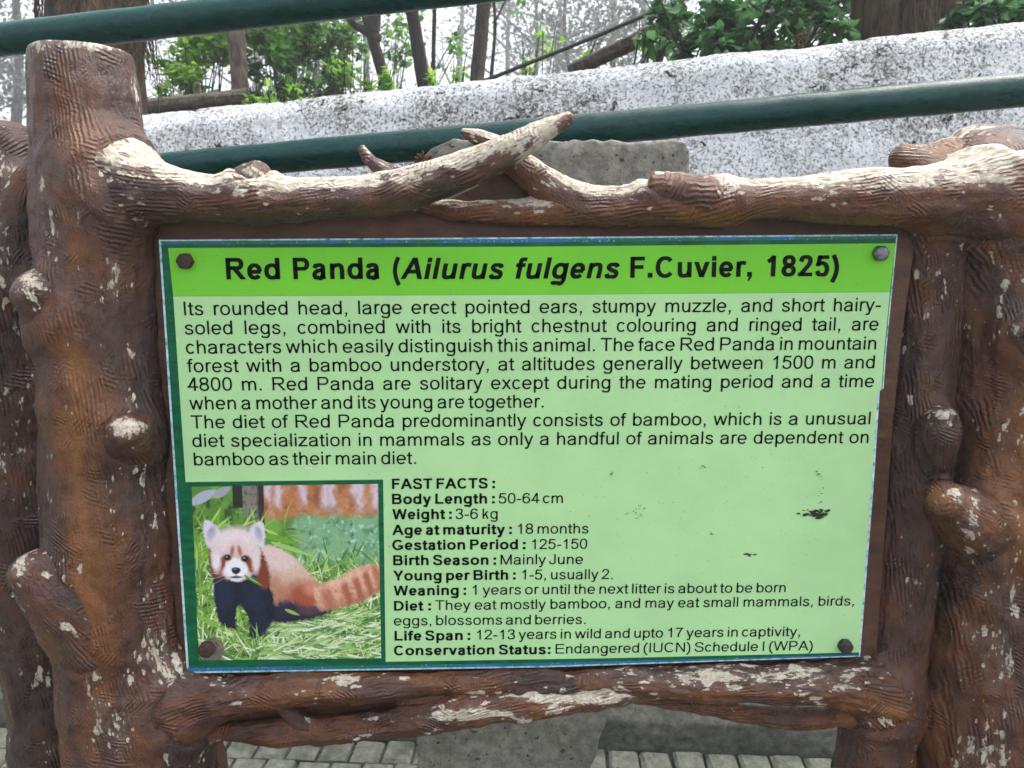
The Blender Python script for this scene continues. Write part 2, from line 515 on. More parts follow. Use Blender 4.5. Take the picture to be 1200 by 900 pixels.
def paving():
    rng = random.Random(4)
    V, Fc = [], []
    w, l, gap, bv = 0.096, 0.105, 0.009, 0.010
    s0, s1 = -2.6, 2.4
    rows = 9
    for r_ in range(rows):
        c1 = KERB_C - .004 - r_ * l; c0 = c1 - l
        off = 0.5 * w if r_ % 2 else 0
        k = int((s1 - s0) / w)
        for i in range(k):
            a0 = s0 + i * w + off + gap / 2; a1 = a0 + w - gap
            b0, b1 = c0 + gap / 2, c1 - gap / 2
            h = 0.030 + rng.uniform(-.002, .002); tx, ty = rng.uniform(-.0015, .0015), rng.uniform(-.0015, .0015)
            b = len(V)
            for (q, e, zz) in ((0, 0, 0.004), (0, 0, h - bv), (bv, bv, h)):
                for (sa, sb) in ((a0 + q, b0 + e), (a1 - q, b0 + e), (a1 - q, b1 - e), (a0 + q, b1 - e)):
                    V.append(wp(sa + rng.uniform(-.003, .003), sb + rng.uniform(-.003, .003), zz + rng.uniform(-.0012, .0012) + (tx if sa > a0 + w / 2 else 0) + (ty if sb > b0 + l / 2 else 0)))
            for ring in (0, 4):
                for j in range(4):
                    Fc.append((b + ring + j, b + ring + (j + 1) % 4, b + ring + 4 + (j + 1) % 4, b + ring + 4 + j))
            Fc.append((b + 8, b + 9, b + 10, b + 11))
    return mesh_np('paving', V, Fc, M['paver'], smooth=False)
struct(paving())
struct(mesh_np('walkway', [wp(-9, KERB_C - .002, .004), wp(-9, -6, .004), wp(9, -6, .004), wp(9, KERB_C - .002, .004)], [(0, 1, 2, 3)],
               M['kerb'], smooth=False))

TOP_A = PW(0, 150, WALL_C + 0.16); TOP_B = PW(1200, 21, WALL_C + 0.21)
SA, SB = TOP_A @ WD, TOP_B @ WD
def wall_top(s):
    return TOP_A[2] + (TOP_B[2] - TOP_A[2]) * (np.clip(s, -5, 6) - SA) / (SB - SA)

def stone_wall():
    s = np.r_[np.linspace(-5, -1.9, 60), np.linspace(-1.9, 2.1, 560)[1:], np.linspace(2.1, 6, 60)[1:]]
    th, rr = 0.30, 0.07
    prof = []                                # (c offset, kind z: fraction from bottom or offset from top)
    for q in np.linspace(0, 1, 40): prof.append((0.0, q, None))
    for q in np.linspace(0, 1, 90)[1:]: prof.append((0.0, None, -0.75 + q * (0.75 - rr)))
    for a in np.linspace(0, math.pi / 2, 14)[1:]: prof.append((rr - rr * math.cos(a), None, -rr + rr * math.sin(a)))
    for q in np.linspace(rr, th - rr, 20)[1:]: prof.append((q, None, 0.0))
    for a in np.linspace(0, math.pi / 2, 8)[1:]: prof.append((th - rr + rr * math.sin(a), None, -rr + rr * math.cos(a)))
    for q in np.linspace(0, 1, 8)[1:]: prof.append((th, None, -rr - q * 1.2))
    zt = wall_top(s)
    V = np.zeros((len(s), len(prof), 3)); N = np.zeros_like(V)
    for j, (c, fr, off) in enumerate(prof):
        z = (zt - 0.75) * fr if fr is not None else zt + off
        V[:, j] = WD[None] * s[:, None] + WN[None] * (WALL_C + c + (0.20 * np.clip(z - 1.15, 0, 9))[:, None])
        V[:, j, 2] = z
        if off is None or off < -rr and c == 0: nn = -WN
        elif c >= th - 1e-6: nn = WN
        else:
            k = (c - th / 2) / (th / 2)
            nn = WN * np.sign(k) * abs(k) ** 4 + np.array([0, 0, 1 - abs(k) ** 6])
            nn = nn / np.linalg.norm(nn)
        N[:, j] = nn
    m, n = len(s), len(prof)
    V = V.reshape(-1, 3); N = N.reshape(-1, 3)
    d = 0.007 * noise(V, 4, 3, 2) + 0.0035 * noise(V, 16, 5, 3) + 0.0016 * noise(V, 60, 9, 3)
    d += -0.010 * np.clip(noise(V, 24, 12, 3) - 0.62, 0, 1) * 3
    # the open joint at the left of the sign
    sj = PW(192, 160, WALL_C) @ WD
    sv = V @ WD + 0.012 * noise(V, 14, 8, 2)
    d -= 0.028 * np.exp(-((sv - sj) / 0.007) ** 2)
    for px, a in ((300, .006), (1050, .005)):
        q = PW(px, 80, WALL_C) @ WD
        d -= a * np.exp(-((sv - q) / 0.006) ** 2)
    V = V + N * d[:, None]
    i = np.arange(m - 1)[:, None]; j = np.arange(n - 1)[None, :]
    a = i * n + j
    Fc = np.stack([a, a + n, a + n + 1, a + 1], -1).reshape(-1, 4)
    return mesh_np('parapet_wall', V, Fc, M['white'])
tag(stone_wall(), 'long whitewashed rough concrete wall sloping up to the right behind the sign', 'wall')

def kerb():
    zt = PW(850, 846, KERB_C)[2]
    s = np.linspace(-3, 3, 500)
    prof = [(KERB_C, z) for z in np.linspace(0, zt - .012, 16)] + [(KERB_C + .004, zt - .004), (KERB_C + .012, zt)] + [(c, zt + (c - KERB_C) * .22) for c in np.linspace(KERB_C + .02, 1.318, 14)]
    V = np.array([[wp(a, c, z) for (c, z) in prof] for a in s]).reshape(-1, 3)
    d = 0.009 * noise(V, 12, 21, 3) + 0.006 * noise(V, 50, 22, 4)
    V = V - WN[None] * d[:, None] * 0.8; V[:, 2] += np.where(V[:, 2] > zt * .5, d * .6, 0)
    n = len(prof)
    i = np.arange(len(s) - 1)[:, None]; j = np.arange(n - 1)[None, :]; a = i * n + j
    return mesh_np('kerb', V, np.stack([a, a + n, a + n + 1, a + 1], -1).reshape(-1, 4), M['kerb'])
struct(kerb())

def hillside():
    s = np.r_[np.linspace(-90, -6, 30), np.linspace(-6, 7, 70)[1:], np.linspace(7, 90, 30)[1:]]
    c = np.r_[1.72, 1.8, np.linspace(2, 14, 40), np.linspace(15, 92, 40)]
    V = np.array([[wp(a, b, 0) for b in c] for a in s]).reshape(-1, 3)
    sv = V @ WD; cv = V @ WN
    V[:, 2] = wall_top(sv) - 0.16 + np.clip((cv - 2) / 4, 0, 1) * 0.10 * noise(V, .6, 5, 3) - np.clip((cv - 8) / 40, 0, 1) * 1.4
    V[:, 2] += np.clip((cv - 1.8) / 1.5, 0, 1) * 0.12 * np.clip(sv - .3, 0, 2)
    n = len(c)
    i = np.arange(len(s) - 1)[:, None]; j = np.arange(n - 1)[None, :]; a = i * n + j
    return mesh_np('hillside', V, np.stack([a, a + n, a + n + 1, a + 1], -1).reshape(-1, 4), M['soil'])
struct(hillside())
def hill_z(p):
    p = np.asarray(p, float)
    sv, cv = p @ WD, p @ WN
    return float(wall_top(sv) - 0.16 - np.clip((cv - 8) / 40, 0, 1) * 1.4 + np.clip((cv - 1.8) / 1.5, 0, 1) * 0.12 * np.clip(sv - .3, 0, 2)) - 0.08

# the mist that fills the wood
hz = mesh_np('haze', [(x, y, z) for z in (-1.0, 15.0) for (x, y) in ((-98, -98), (98, -98), (98, 98), (-98, 98))],
             [(3, 2, 1, 0), (4, 5, 6, 7), (0, 1, 5, 4), (1, 2, 6, 5), (2, 3, 7, 6), (3, 0, 4, 7)], [], smooth=False)
hm = bpy.data.materials.new('mist'); hm.use_nodes = True
hn = hm.node_tree.nodes; hn.remove(hn['Principled BSDF'])
pv = hn.new('ShaderNodeVolumePrincipled')
pv.inputs['Color'].default_value = (0.93, 0.965, 1.0, 1)
pv.inputs['Density'].default_value = 0.006
pv.inputs['Anisotropy'].default_value = 0.3
hm.node_tree.links.new(pv.outputs[0], hn['Material Output'].inputs['Volume'])
hz.data.materials.append(hm)
struct(hz, 'stuff')

# ------------------------------------------------------------------ stair railing
RAIL_C = 0.30
rail_t = thing('stair_railing', 'dark green pipe railing with two sloping rails between the sign and the white wall', 'railing', tuple(wp(0, RAIL_C, 0)))
def pipe(name, p0, p1, r, n=40, cap='flat', step=.01, dent=0.0007):
    path, _ = resample(np.array([p0, p1]), step)
    V, Fc, D, th, s, rad = tube(path, np.full(len(path), r), n, cap, cap)
    V = V + D * (dent * noise(V, 35, 3, 3))[:, None]
    return mesh_np(name, V, Fc, M['rail'], rail_t)
def ext(pa, pb, ka, kb):
    d = (pb - pa)
    return pa - d * ka, pb + d * kb
lo = ext(PW(250, 192, RAIL_C), PW(1200, 105.5, RAIL_C), 0.42, 0.28)
up = ext(PW(0, 46.5, RAIL_C), PW(560, -16.5, RAIL_C), 0.28, 1.5)
pipe('rail', *lo, 0.0245); pipe('rail', *up, 0.0250)
for a in (0.004, 0.996):
    q = lo[0] + (lo[1] - lo[0]) * a
    k = (q - up[0]) @ WD / ((up[1] - up[0]) @ WD)
    zt_ = (up[0] + (up[1] - up[0]) * k)[2]
    pipe('post', np.array([q[0], q[1], 0.0]), np.array([q[0], q[1], zt_]), 0.0225)

# ------------------------------------------------------------------ concrete pillar behind the sign
def pillar():
    Y0, Y1 = 0.135, 0.235
    L = [(488, 905), (488, 840), (486, 600), (486, 300), (487, 197), (497, 182), (512, 168), (528, 165)]
    Rr = [(690, 905), (712, 835), (745, 600), (785, 330), (806, 215), (807, 190), (808, 172), (800, 169)]
    nz, nx, ny = 160, 90, 26
    za = np.array([P(*q, Y0) for q in L]); zb = np.array([P(*q, Y0) for q in Rr])
    z0 = 0.0; zl = za[-1][2]; zr = zb[-1][2]
    rows = []
    for t in np.linspace(0, 1, nz):
        z = z0 + t * (zl - z0)
        xl = np.interp(z, za[:, 2], za[:, 0]); xr = np.interp(z * zr / zl, zb[:, 2], zb[:, 0])
        ring = []
        for i in range(nx): ring.append((xl + (xr - xl) * i / nx, Y0))
        for i in range(ny): ring.append((xr, Y0 + (Y1 - Y0) * i / ny))
        for i in range(nx): ring.append((xr - (xr - xl) * i / nx, Y1))
        for i in range(ny): ring.append((xl, Y1 - (Y1 - Y0) * i / ny))
        zz = np.array([z + (zr - zl) * t * (x - xl) / (xr - xl) for x, y in ring])
        rows.append(np.column_stack([np.array(ring), zz]))
    top = rows[-1]; cen = top.mean(0)
    for k in (0.97, 0.9, 0.7, 0.4, 0.0):
        q = top.copy(); q[:, :2] = cen[:2] + (top[:, :2] - cen[:2]) * max(k, .002); q[:, 2] += 0.003
        rows.append(q)
    V = np.array(rows); m, n = V.shape[:2]; V = V.reshape(-1, 3)
    cc = np.column_stack([np.full(len(V), cen[0]), np.full(len(V), (Y0 + Y1) / 2), V[:, 2]])
    o = V - cc; o /= np.linalg.norm(o, axis=1)[:, None] + 1e-6
    d = 0.0035 * noise(V, 14, 33, 3) + 0.0032 * noise(V, 70, 35, 4)
    V = V + o * d[:, None]; V[:, 2] += np.where(np.arange(len(V)) >= (nz - 1) * n, 0.004 * noise(V, 40, 36, 4), 0)
    i = np.arange(m - 1)[:, None]; j = np.arange(n)[None, :]
    a = i * n + j; b = i * n + (j + 1) % n
    return mesh_np('concrete_pillar', V, np.stack([a, b, b + n, a + n], -1).reshape(-1, 4), M['pillar'])
tag(pillar(), 'bare grey concrete pillar with a broken corner standing behind the sign board', 'pillar')

# ------------------------------------------------------------------ the information sign
SIGN = thing('information_sign', 'green red panda information board framed by brown painted cement logs', 'sign', (0, 0.03, 0))
LOGS = []
def log(name, pts, wear=0.0, top=0.0, tint=0.0, spots=(), stains=(), bumps=(), lump=0.07, n=120, step=0.0035, cap0='round', cap1='round', sq=1.0, label=None, rough=1.0, k=None):
    """a cement log through (px, py, radius px, depth y); spots: bare patches of the paint, stains: colour of the paint; built in build_logs"""
    C = []
    for (px, py, r, Y) in pts:
        p = P(px, py, Y); C.append((*p, r * depth(p) / F))
    path, _ = resample(catmull(C, 24), step)
    if k is None: k = {'log_post': .075, 'top_branch': .050, 'bottom_branch': .040, 'branch_stub': .030}.get(name, .022)
    LOGS.append(dict(name=name, path=path, wear=wear, top=top, tint=tint, spots=spots, stains=stains, bumps=bumps, lump=lump, n=n, cap0=cap0, cap1=cap1, sq=sq, label=label, rough=rough, k=k))

def pair_k(a, b):
    ba, bb = 'branch' in a['name'] and 'stub' not in a['name'] or a['name'] == 'twig', 'branch' in b['name'] and 'stub' not in b['name'] or b['name'] == 'twig'
    if a['name'] == b['name'] == 'log_post': return .012
    if ba and bb: return .008
    return min(a['k'], b['k'])

def build_log(idx):
    q = LOGS[idx]; sdn = idx + 1; path = q['path']; lump, rough = q['lump'], q['rough']
    V, Fc, D, th, s, rad = tube(path[:, :3], np.maximum(path[:, 3], .002), q['n'], q['cap0'], q['cap1'], q['sq'])
    off = np.array([sdn * 3.7, sdn * 1.3, 0])
    # where two logs meet the cement is run out into a smooth fillet
    lift = np.zeros(len(V)); ring = np.zeros(len(V))
    for j, o in enumerate(LOGS):
        if j == idx: continue
        kk = pair_k(q, o); pb = o['path'][::2]
        lo_, hi_ = (pb[:, :3] - pb[:, 3:]).min(0) - kk, (pb[:, :3] + pb[:, 3:]).max(0) + kk
        sel = np.where(np.all((V > lo_) & (V < hi_), axis=1))[0]
        if len(sel) == 0: continue
        bd = np.full(len(sel), 9.0)
        for c0 in range(0, len(sel), 4000):
            w = V[sel[c0:c0 + 4000]]
            bd[c0:c0 + 4000] = (np.linalg.norm(w[:, None, :] - pb[None, :, :3], axis=2) - pb[None, :, 3]).min(1)
        b = np.clip(bd, kk / 4, kk); a = np.zeros(len(sel))
        for _ in range(6): a = np.clip(kk - (b - a), 0, None) ** 2 / (4 * kk)
        lift[sel] = np.maximum(lift[sel], a)
        ring[sel] = np.maximum(ring[sel], np.exp(-((bd - kk * .55) / (kk * .5)) ** 2) * min(1, kk / .03) * np.sin(bd * 2 * math.pi / .011 + 2 * noise(V[sel], 20, 77, 2)))
    d = lift + rad * lump * noise(V + off, 11, sdn, 2) + rad * lump * 0.6 * noise(V + off, 30, sdn + 3, 2)
    d += rough * (0.0012 * noise(V + off, 75, sdn + 5, 3)) + 0.0009 * ring
    G = np.column_stack([np.cos(th) * rad * 1.0, np.sin(th) * rad * 1.0, s * 0.12]) + off
    d += rough * 0.0017 * noise(G, 75, sdn + 9, 3)
    d *= np.clip(rad / (rad.max() + 1e-9) * 3, 0, 1)
    px, py = pix(V)
    for (bx, by, br, bh) in q['bumps']:
        w = np.exp(-(((px - bx) ** 2 + (py - by) ** 2) / br ** 2)) * np.clip(-D[:, 1] * 1.5, 0, 1)
        d += w * bh * 0.00105
    V = V + D * d[:, None]
    nz = np.clip(D[:, 2], 0, 1)
    W = q['wear'] + (2.3 if q['name'] == 'top_branch' else 1.8) * q['top'] * nz ** 0.9
    for (sx, sy, rx, ry, am) in q['spots']:
        W = W + 1.45 * am * np.exp(-(((px - sx) / rx) ** 2 + ((py - sy) / ry) ** 2))
    T = np.full(len(V), q['tint'])
    for (sx, sy, rx, ry, am) in q['stains']:
        T = T + am * np.exp(-(((px - sx) / rx) ** 2 + ((py - sy) / ry) ** 2))
    uv = np.column_stack([np.sin(th) * rad * 1.15 + sdn * 0.71, s + sdn * 0.37, np.cos(th) * rad * 1.15 + sdn * 0.53])
    ob = mesh_np(q['name'], V, Fc, M['log'], SIGN, attrs=dict(wear=W, tint=T), uv=uv)
    if q['label']: ob['label'] = q['label']

# left posts
log('log_post', [(96, 66, 56, .03), (100, 110, 59, .03), (104, 160, 60, .03), (111, 230, 65, .03), (117, 300, 69, .03), (124, 400, 72, .03), (132, 550, 73, .035), (141, 700, 74, .04), (152, 800, 77, .045), (172, 900, 82, .04), (200, 1100, 90, .03), (250, 1500, 100, .03), (285, 1790, 110, .03)][::-1],
    n=230, lump=0.045, cap1='flat', tint=-0.03,
    spots=[(95, 52, 75, 9, .30), (160, 100, 9, 45, .22), (108, 185, 14, 26, .17), (50, 215, 6, 25, .16), (62, 260, 6, 30, .2), (98, 245, 8, 25, .15), (135, 320, 10, 30, .12), (140, 345, 22, 40, .1), (148, 430, 10, 40, .08), (165, 575, 40, 60, .12),
           (178, 690, 18, 60, .12), (180, 760, 20, 50, .15), (140, 845, 30, 30, .18), (188, 800, 20, 60, .13), (110, 820, 14, 40, .1), (200, 560, 5, 30, .2), (95, 265, 5, 20, .1)],
    stains=[(90, 150, 55, 120, .10), (175, 200, 45, 80, -.10), (140, 120, 30, 60, -.10), (95, 480, 35, 160, .20), (190, 420, 40, 160, -.17), (60, 400, 14, 200, -.10), (120, 690, 45, 110, .14), (125, 830, 35, 70, .14), (210, 700, 30, 160, -.15), (225, 860, 40, 80, -.14), (75, 780, 14, 100, -.1), (70, 250, 30, 60, .06)],
    bumps=[(148, 505, 42, 10), (120, 660, 50, 8), (60, 375, 40, 12), (130, 240, 55, 10), (105, 175, 35, 6), (70, 470, 30, 6), (110, 590, 30, 5)])
log('log_post', [(12, 170, 34, .10), (8, 215, 48, .10), (10, 300, 50, .10), (12, 420, 50, .10), (20, 560, 50, .10), (34, 680, 47, .10), (52, 790, 44, .10), (70, 900, 45, .10), (105, 1100, 48, .10), (190, 1500, 55, .10), (240, 1740, 60, .10)][::-1],
    n=170, lump=0.09, tint=-0.08, spots=[(10, 200, 25, 25, .2), (5, 290, 12, 40, .28), (20, 460, 30, 80, .1), (25, 560, 30, 50, .12), (30, 760, 30, 60, .07), (60, 880, 30, 40, .1)],
    stains=[(40, 250, 20, 60, .1), (45, 450, 18, 90, .12), (30, 560, 20, 80, .05), (40, 800, 60, 160, -.08)])
# stub leaning out of the rear left post, knots of the left post
log('branch_stub', [(30, 330, 26, .06), (22, 270, 22, .06), (40, 215, 19, .06), (85, 178, 16, .07)], n=90, lump=.12, tint=-.1, top=.12, spots=[(70, 180, 25, 15, .18), (5, 285, 10, 50, .2)])
log('knot', [(76, 394, 28, .0), (58, 364, 32, -.025), (42, 342, 29, -.04)], n=90, lump=.10, tint=-.10, wear=.03, top=.10, spots=[(40, 330, 24, 16, .26)], label='rounded knot with a peeled white top high on the left post')
log('knot', [(150, 520, 36, .02), (150, 510, 30, -.030), (148, 504, 21, -.050)], n=100, lump=.12, tint=-.03, spots=[(150, 500, 26, 14, .36)], label='round peeled knot facing out of the left post')
log('branch_stub', [(118, 745, 42, .0), (86, 712, 40, -.02), (58, 690, 34, -.035), (34, 670, 25, -.045)], n=110, lump=.08, tint=-.02, top=.10, spots=[(24, 672, 14, 24, .26), (60, 662, 34, 10, .08), (70, 715, 30, 20, .10)], stains=[(70, 735, 50, 20, .15), (60, 675, 30, 20, -.1)], label='short cut branch stub low on the left post')
# right posts
log('log_post', [(1093, 250, 36, .035), (1092, 300, 37, .035), (1085, 400, 37, .035), (1075, 500, 38, .035), (1066, 600, 37, .035), (1056, 700, 36, .035), (1045, 780, 38, .035), (1028, 860, 42, .035), (1022, 910, 44, .035), (1000, 1100, 46, .035), (955, 1500, 54, .035), (925, 1760, 60, .035)][::-1],
    n=150, lump=.07, tint=-.08, spots=[(1095, 315, 20, 15, .14), (1085, 365, 20, 8, .16), (1060, 650, 15, 60, .10), (1040, 800, 25, 30, .16), (1030, 850, 25, 40, .08)], stains=[(1085, 340, 20, 60, .13), (1040, 830, 25, 40, .12), (1015, 880, 22, 40, .10), (1060, 560, 30, 100, -.04)])
log('log_post', [(1158, 195, 52, .04), (1168, 235, 68, .04), (1182, 300, 68, .04), (1188, 400, 75, .04), (1186, 500, 78, .04), (1180, 600, 82, .04), (1172, 700, 84, .04), (1163, 800, 86, .04), (1152, 900, 86, .04), (1125, 1100, 92, .04), (1060, 1500, 104, .04), (1020, 1780, 112, .04)][::-1],
    n=230, lump=.07, tint=-.03, top=.14,
    spots=[(1185, 320, 30, 18, .16), (1195, 385, 12, 20, .22), (1180, 690, 20, 60, .12), (1170, 770, 24, 50, .17), (1160, 860, 24, 40, .20), (1130, 880, 10, 30, .18), (1190, 590, 12, 40, .12), (1120, 720, 14, 20, .1), (1140, 745, 16, 12, .14), (1180, 500, 20, 30, .12), (1120, 160, 60, 14, .12)],
    stains=[(1180, 480, 40, 60, .12), (1150, 850, 60, 90, .16), (1195, 620, 30, 80, .14), (1120, 560, 22, 140, -.10), (1105, 720, 16, 120, -.09), (1145, 640, 40, 60, -.05), (1160, 190, 50, 40, -.05)],
    bumps=[(1145, 610, 50, 12), (1195, 400, 30, 12)])
log('knot', [(1100, 566, 9, -.004), (1099, 545, 15, -.008), (1100, 518, 21, -.012), (1105, 497, 20, -.018), (1107, 488, 13, -.022)], n=90, lump=.12, tint=-.16, spots=[(1107, 484, 22, 14, .32)], label='dark knot with a white chipped top on the right post')
log('branch_stub', [(1156, 632, 40, .02), (1140, 616, 40, -.015), (1120, 597, 33, -.04), (1106, 585, 25, -.052)], n=110, lump=.14, tint=-.03, spots=[(1118, 578, 10, 12, .26), (1140, 595, 16, 40, .14), (1130, 620, 14, 30, .16)], stains=[(1098, 582, 16, 16, .14), (1130, 640, 40, 14, .14)], label='thick cut branch stub on the right post')
log('knot', [(1212, 420, 26, .0), (1204, 400, 24, -.03), (1200, 385, 16, -.04)], n=70, lump=.1, tint=-.05, spots=[(1192, 388, 12, 14, .2)])
log('knot', [(1100, 200, 30, .05), (1072, 190, 22, .05), (1056, 186, 17, .05)], n=70, lump=.1, tint=.10, top=.08, spots=[(1062, 178, 20, 8, .15)])
log('log_post', [(1110, 205, 34, .06), (1140, 185, 33, .06), (1175, 182, 31, .06), (1225, 190, 34, .06)], n=110, lump=.08, tint=-.09, top=.10, spots=[(1160, 158, 60, 10, .12)])
# top branches
log('top_branch', [(108, 205, 31.3, .035), (135, 212, 40.5, .012), (158, 218, 40.5, -.002), (180, 224, 35.9, -.012), (208, 229, 31.3, -.018), (240, 232, 27.6, -.02), (280, 233, 24.8, -.02), (340, 234, 24.8, -.02), (410, 231, 24.8, -.022), (455, 227, 26.7, -.025), (500, 214, 24.8, -.03), (550, 196, 22.1, -.036), (595, 176, 18.4, -.04), (635, 155, 12.9, -.043), (666, 138, 7.4, -.045)],
    n=120, step=.003, lump=.08, tint=-.05, wear=0.0, top=.20, spots=[(160, 225, 20, 30, .10), (215, 205, 40, 14, .10), (170, 262, 10, 20, .1), (400, 215, 90, 10, .10), (560, 178, 90, 24, .24), (630, 150, 50, 20, .28), (300, 225, 60, 14, .14)],
    stains=[(240, 250, 60, 14, .12), (450, 250, 80, 14, .10), (150, 215, 30, 40, -.08)], bumps=[(470, 226, 20, 3)], label='long top branch from the left post ending in a bare tip')
log('knot', [(296, 224, 24, -.02), (299, 208, 17, -.022), (302, 198, 11, -.027)], n=80, lump=.30, tint=-.1, wear=.10, top=.18, spots=[(294, 200, 16, 10, .16)], k=.03)
log('twig', [(478, 214, 13, .0), (455, 203, 11, .0), (436, 190, 8, .0), (424, 174, 4.5, .0)], n=60, step=.0025, lump=.08, tint=-.12, spots=[(428, 178, 10, 8, .12), (448, 192, 8, 8, .12)], top=.16)
log('top_branch', [(543, 155, 4.5, -.01), (562, 162, 9.9, -.008), (585, 175, 13.5, -.003), (612, 196, 16.2, .0), (640, 217, 18.9, .0), (668, 232, 20.7, .0), (700, 239, 21.6, .0), (760, 241, 22.5, .0), (850, 237, 20.7, -.005), (910, 233, 23.4, -.01), (960, 231, 27.9, -.012), (1010, 231, 31.5, -.012), (1060, 231, 33.3, -.012), (1110, 228, 37.8, -.005), (1150, 228, 45.0, .0), (1185, 238, 49.5, .01)],
    n=130, step=.003, lump=.08, tint=.07, top=.24, wear=-.01, spots=[(660, 212, 50, 20, .15), (570, 158, 30, 10, .2), (850, 222, 60, 10, .08), (1000, 212, 120, 14, .08), (1110, 222, 70, 20, .08), (1168, 235, 20, 45, .13)],
    stains=[(1060, 262, 80, 14, .08), (800, 250, 80, 12, .06), (1165, 265, 30, 20, .05)], label='top branch from the right post crossing under the bare tip')
log('knot', [(850, 236, 14, -.01), (815, 231, 17, -.012), (782, 224, 14, -.012), (764, 219, 9, -.01)], k=.035, n=80, lump=.1, tint=.02, top=.18)
log('top_branch', [(495, 242, 8.3, .008), (530, 246, 12.0, .006), (575, 248, 13.8, .004), (630, 247, 16.6, .003), (690, 246, 20.2, .003), (750, 244, 20.2, .003)], n=90, lump=.07, tint=.08, top=.12, spots=[(600, 237, 80, 8, .12), (640, 240, 30, 8, .12)])
# bottom branches
log('bottom_branch', [(165, 800, 34, .055), (195, 815, 40, .036), (222, 820, 37, .018), (250, 818, 31, .006), (282, 815, 24, .0), (320, 809, 19, -.004), (360, 807, 17, -.004), (420, 805, 16, -.004), (500, 803, 14, -.004), (560, 800, 14, -.004), (610, 798, 14, -.004), (655, 796, 11, -.004)],
    k=.07, n=110, lump=.17, tint=.03, wear=.03, rough=1.5, spots=[(205, 800, 25, 40, .12), (270, 795, 80, 14, .10), (380, 798, 40, 10, .12)], stains=[(640, 797, 40, 14, -.15)])
log('bottom_branch', [(662, 801, 11, -.002), (700, 797, 14, -.004), (760, 799, 18, -.005), (830, 801, 21, -.006), (900, 802, 23, -.006), (960, 802, 25, -.005), (1000, 806, 30, .0), (1028, 818, 34, .02), (1048, 828, 26, .045)],
    n=110, lump=.16, tint=-.02, wear=.02, top=.07, rough=1.5, spots=[(880, 793, 90, 14, .16), (700, 812, 60, 8, .2), (985, 803, 30, 20, .14), (780, 790, 70, 10, .10)], stains=[(860, 815, 120, 8, .14), (800, 785, 140, 10, -.10)])
log('bottom_branch', [(248, 856, 9, .02), (290, 857, 13, .015), (330, 858, 15, .01), (400, 855, 17, .005), (450, 848, 18, .0), (500, 839, 20, -.004), (560, 829, 21, -.006), (620, 822, 21, -.006), (680, 815, 18, -.004), (740, 808, 14, .0), (790, 806, 10, .004)],
    n=110, lump=.20, tint=-.03, wear=.02, rough=1.6, spots=[(540, 838, 70, 10, .28), (640, 814, 80, 13, .36), (700, 812, 50, 10, .26), (420, 862, 60, 7, .14), (585, 842, 60, 6, .12)], stains=[(360, 850, 100, 20, .06)])
log('bottom_branch', [(318, 818, 6, .012), (335, 832, 9, .008), (355, 848, 10, .006), (378, 864, 10, .006)], n=60, lump=.1, tint=-.08, top=.08)
log('bottom_branch', [(600, 800, 8, .0), (622, 806, 9, -.006), (648, 805, 9, -.008), (676, 801, 10, -.004), (700, 797, 8, .002)], n=60, lump=.2, tint=-.1, top=.1)
log('bottom_branch', [(430, 812, 5, .008), (470, 818, 7, .002), (510, 816, 8, .0), (548, 810, 8, .002), (580, 802, 6, .006)], n=60, lump=.2, tint=-.05, top=.05)
log('bottom_branch', [(700, 812, 6, .018), (760, 818, 8, .014), (810, 825, 9, .012), (860, 835, 11, .010), (910, 841, 13, .010), (955, 842, 12, .012), (992, 836, 9, .02)], n=80, lump=.10, tint=.06, rough=1.4)
for i_ in range(len(LOGS)): build_log(i_)
# brown board behind the panel, and the web that fills the gaps between the branches
def slab(name, pts, Y0, Y1, mat, parent, nsub=0):
    a = [P(x, y, Y0) for x, y in pts]; b = [np.array([p[0], Y1, p[2]]) for p in a]
    n = len(pts); V = a + b
    Fc = [tuple(range(n))[::-1], tuple(range(n, 2 * n))] + [(i, (i + 1) % n, n + (i + 1) % n, n + i) for i in range(n)]
    return mesh_np(name, V, Fc, mat, parent, smooth=False)
slab('backboard', [(172, 256), (500, 246), (560, 218), (606, 186), (640, 228), (1076, 255), (1056, 400), (1046, 500), (1026, 780), (1000, 800), (640, 806), (205, 806), (185, 500)], .014, .034, M['board'], SIGN)
slab('backboard', [(232, 806), (640, 805), (560, 838), (430, 858), (255, 862)], .024, .040, M['board'], SIGN)

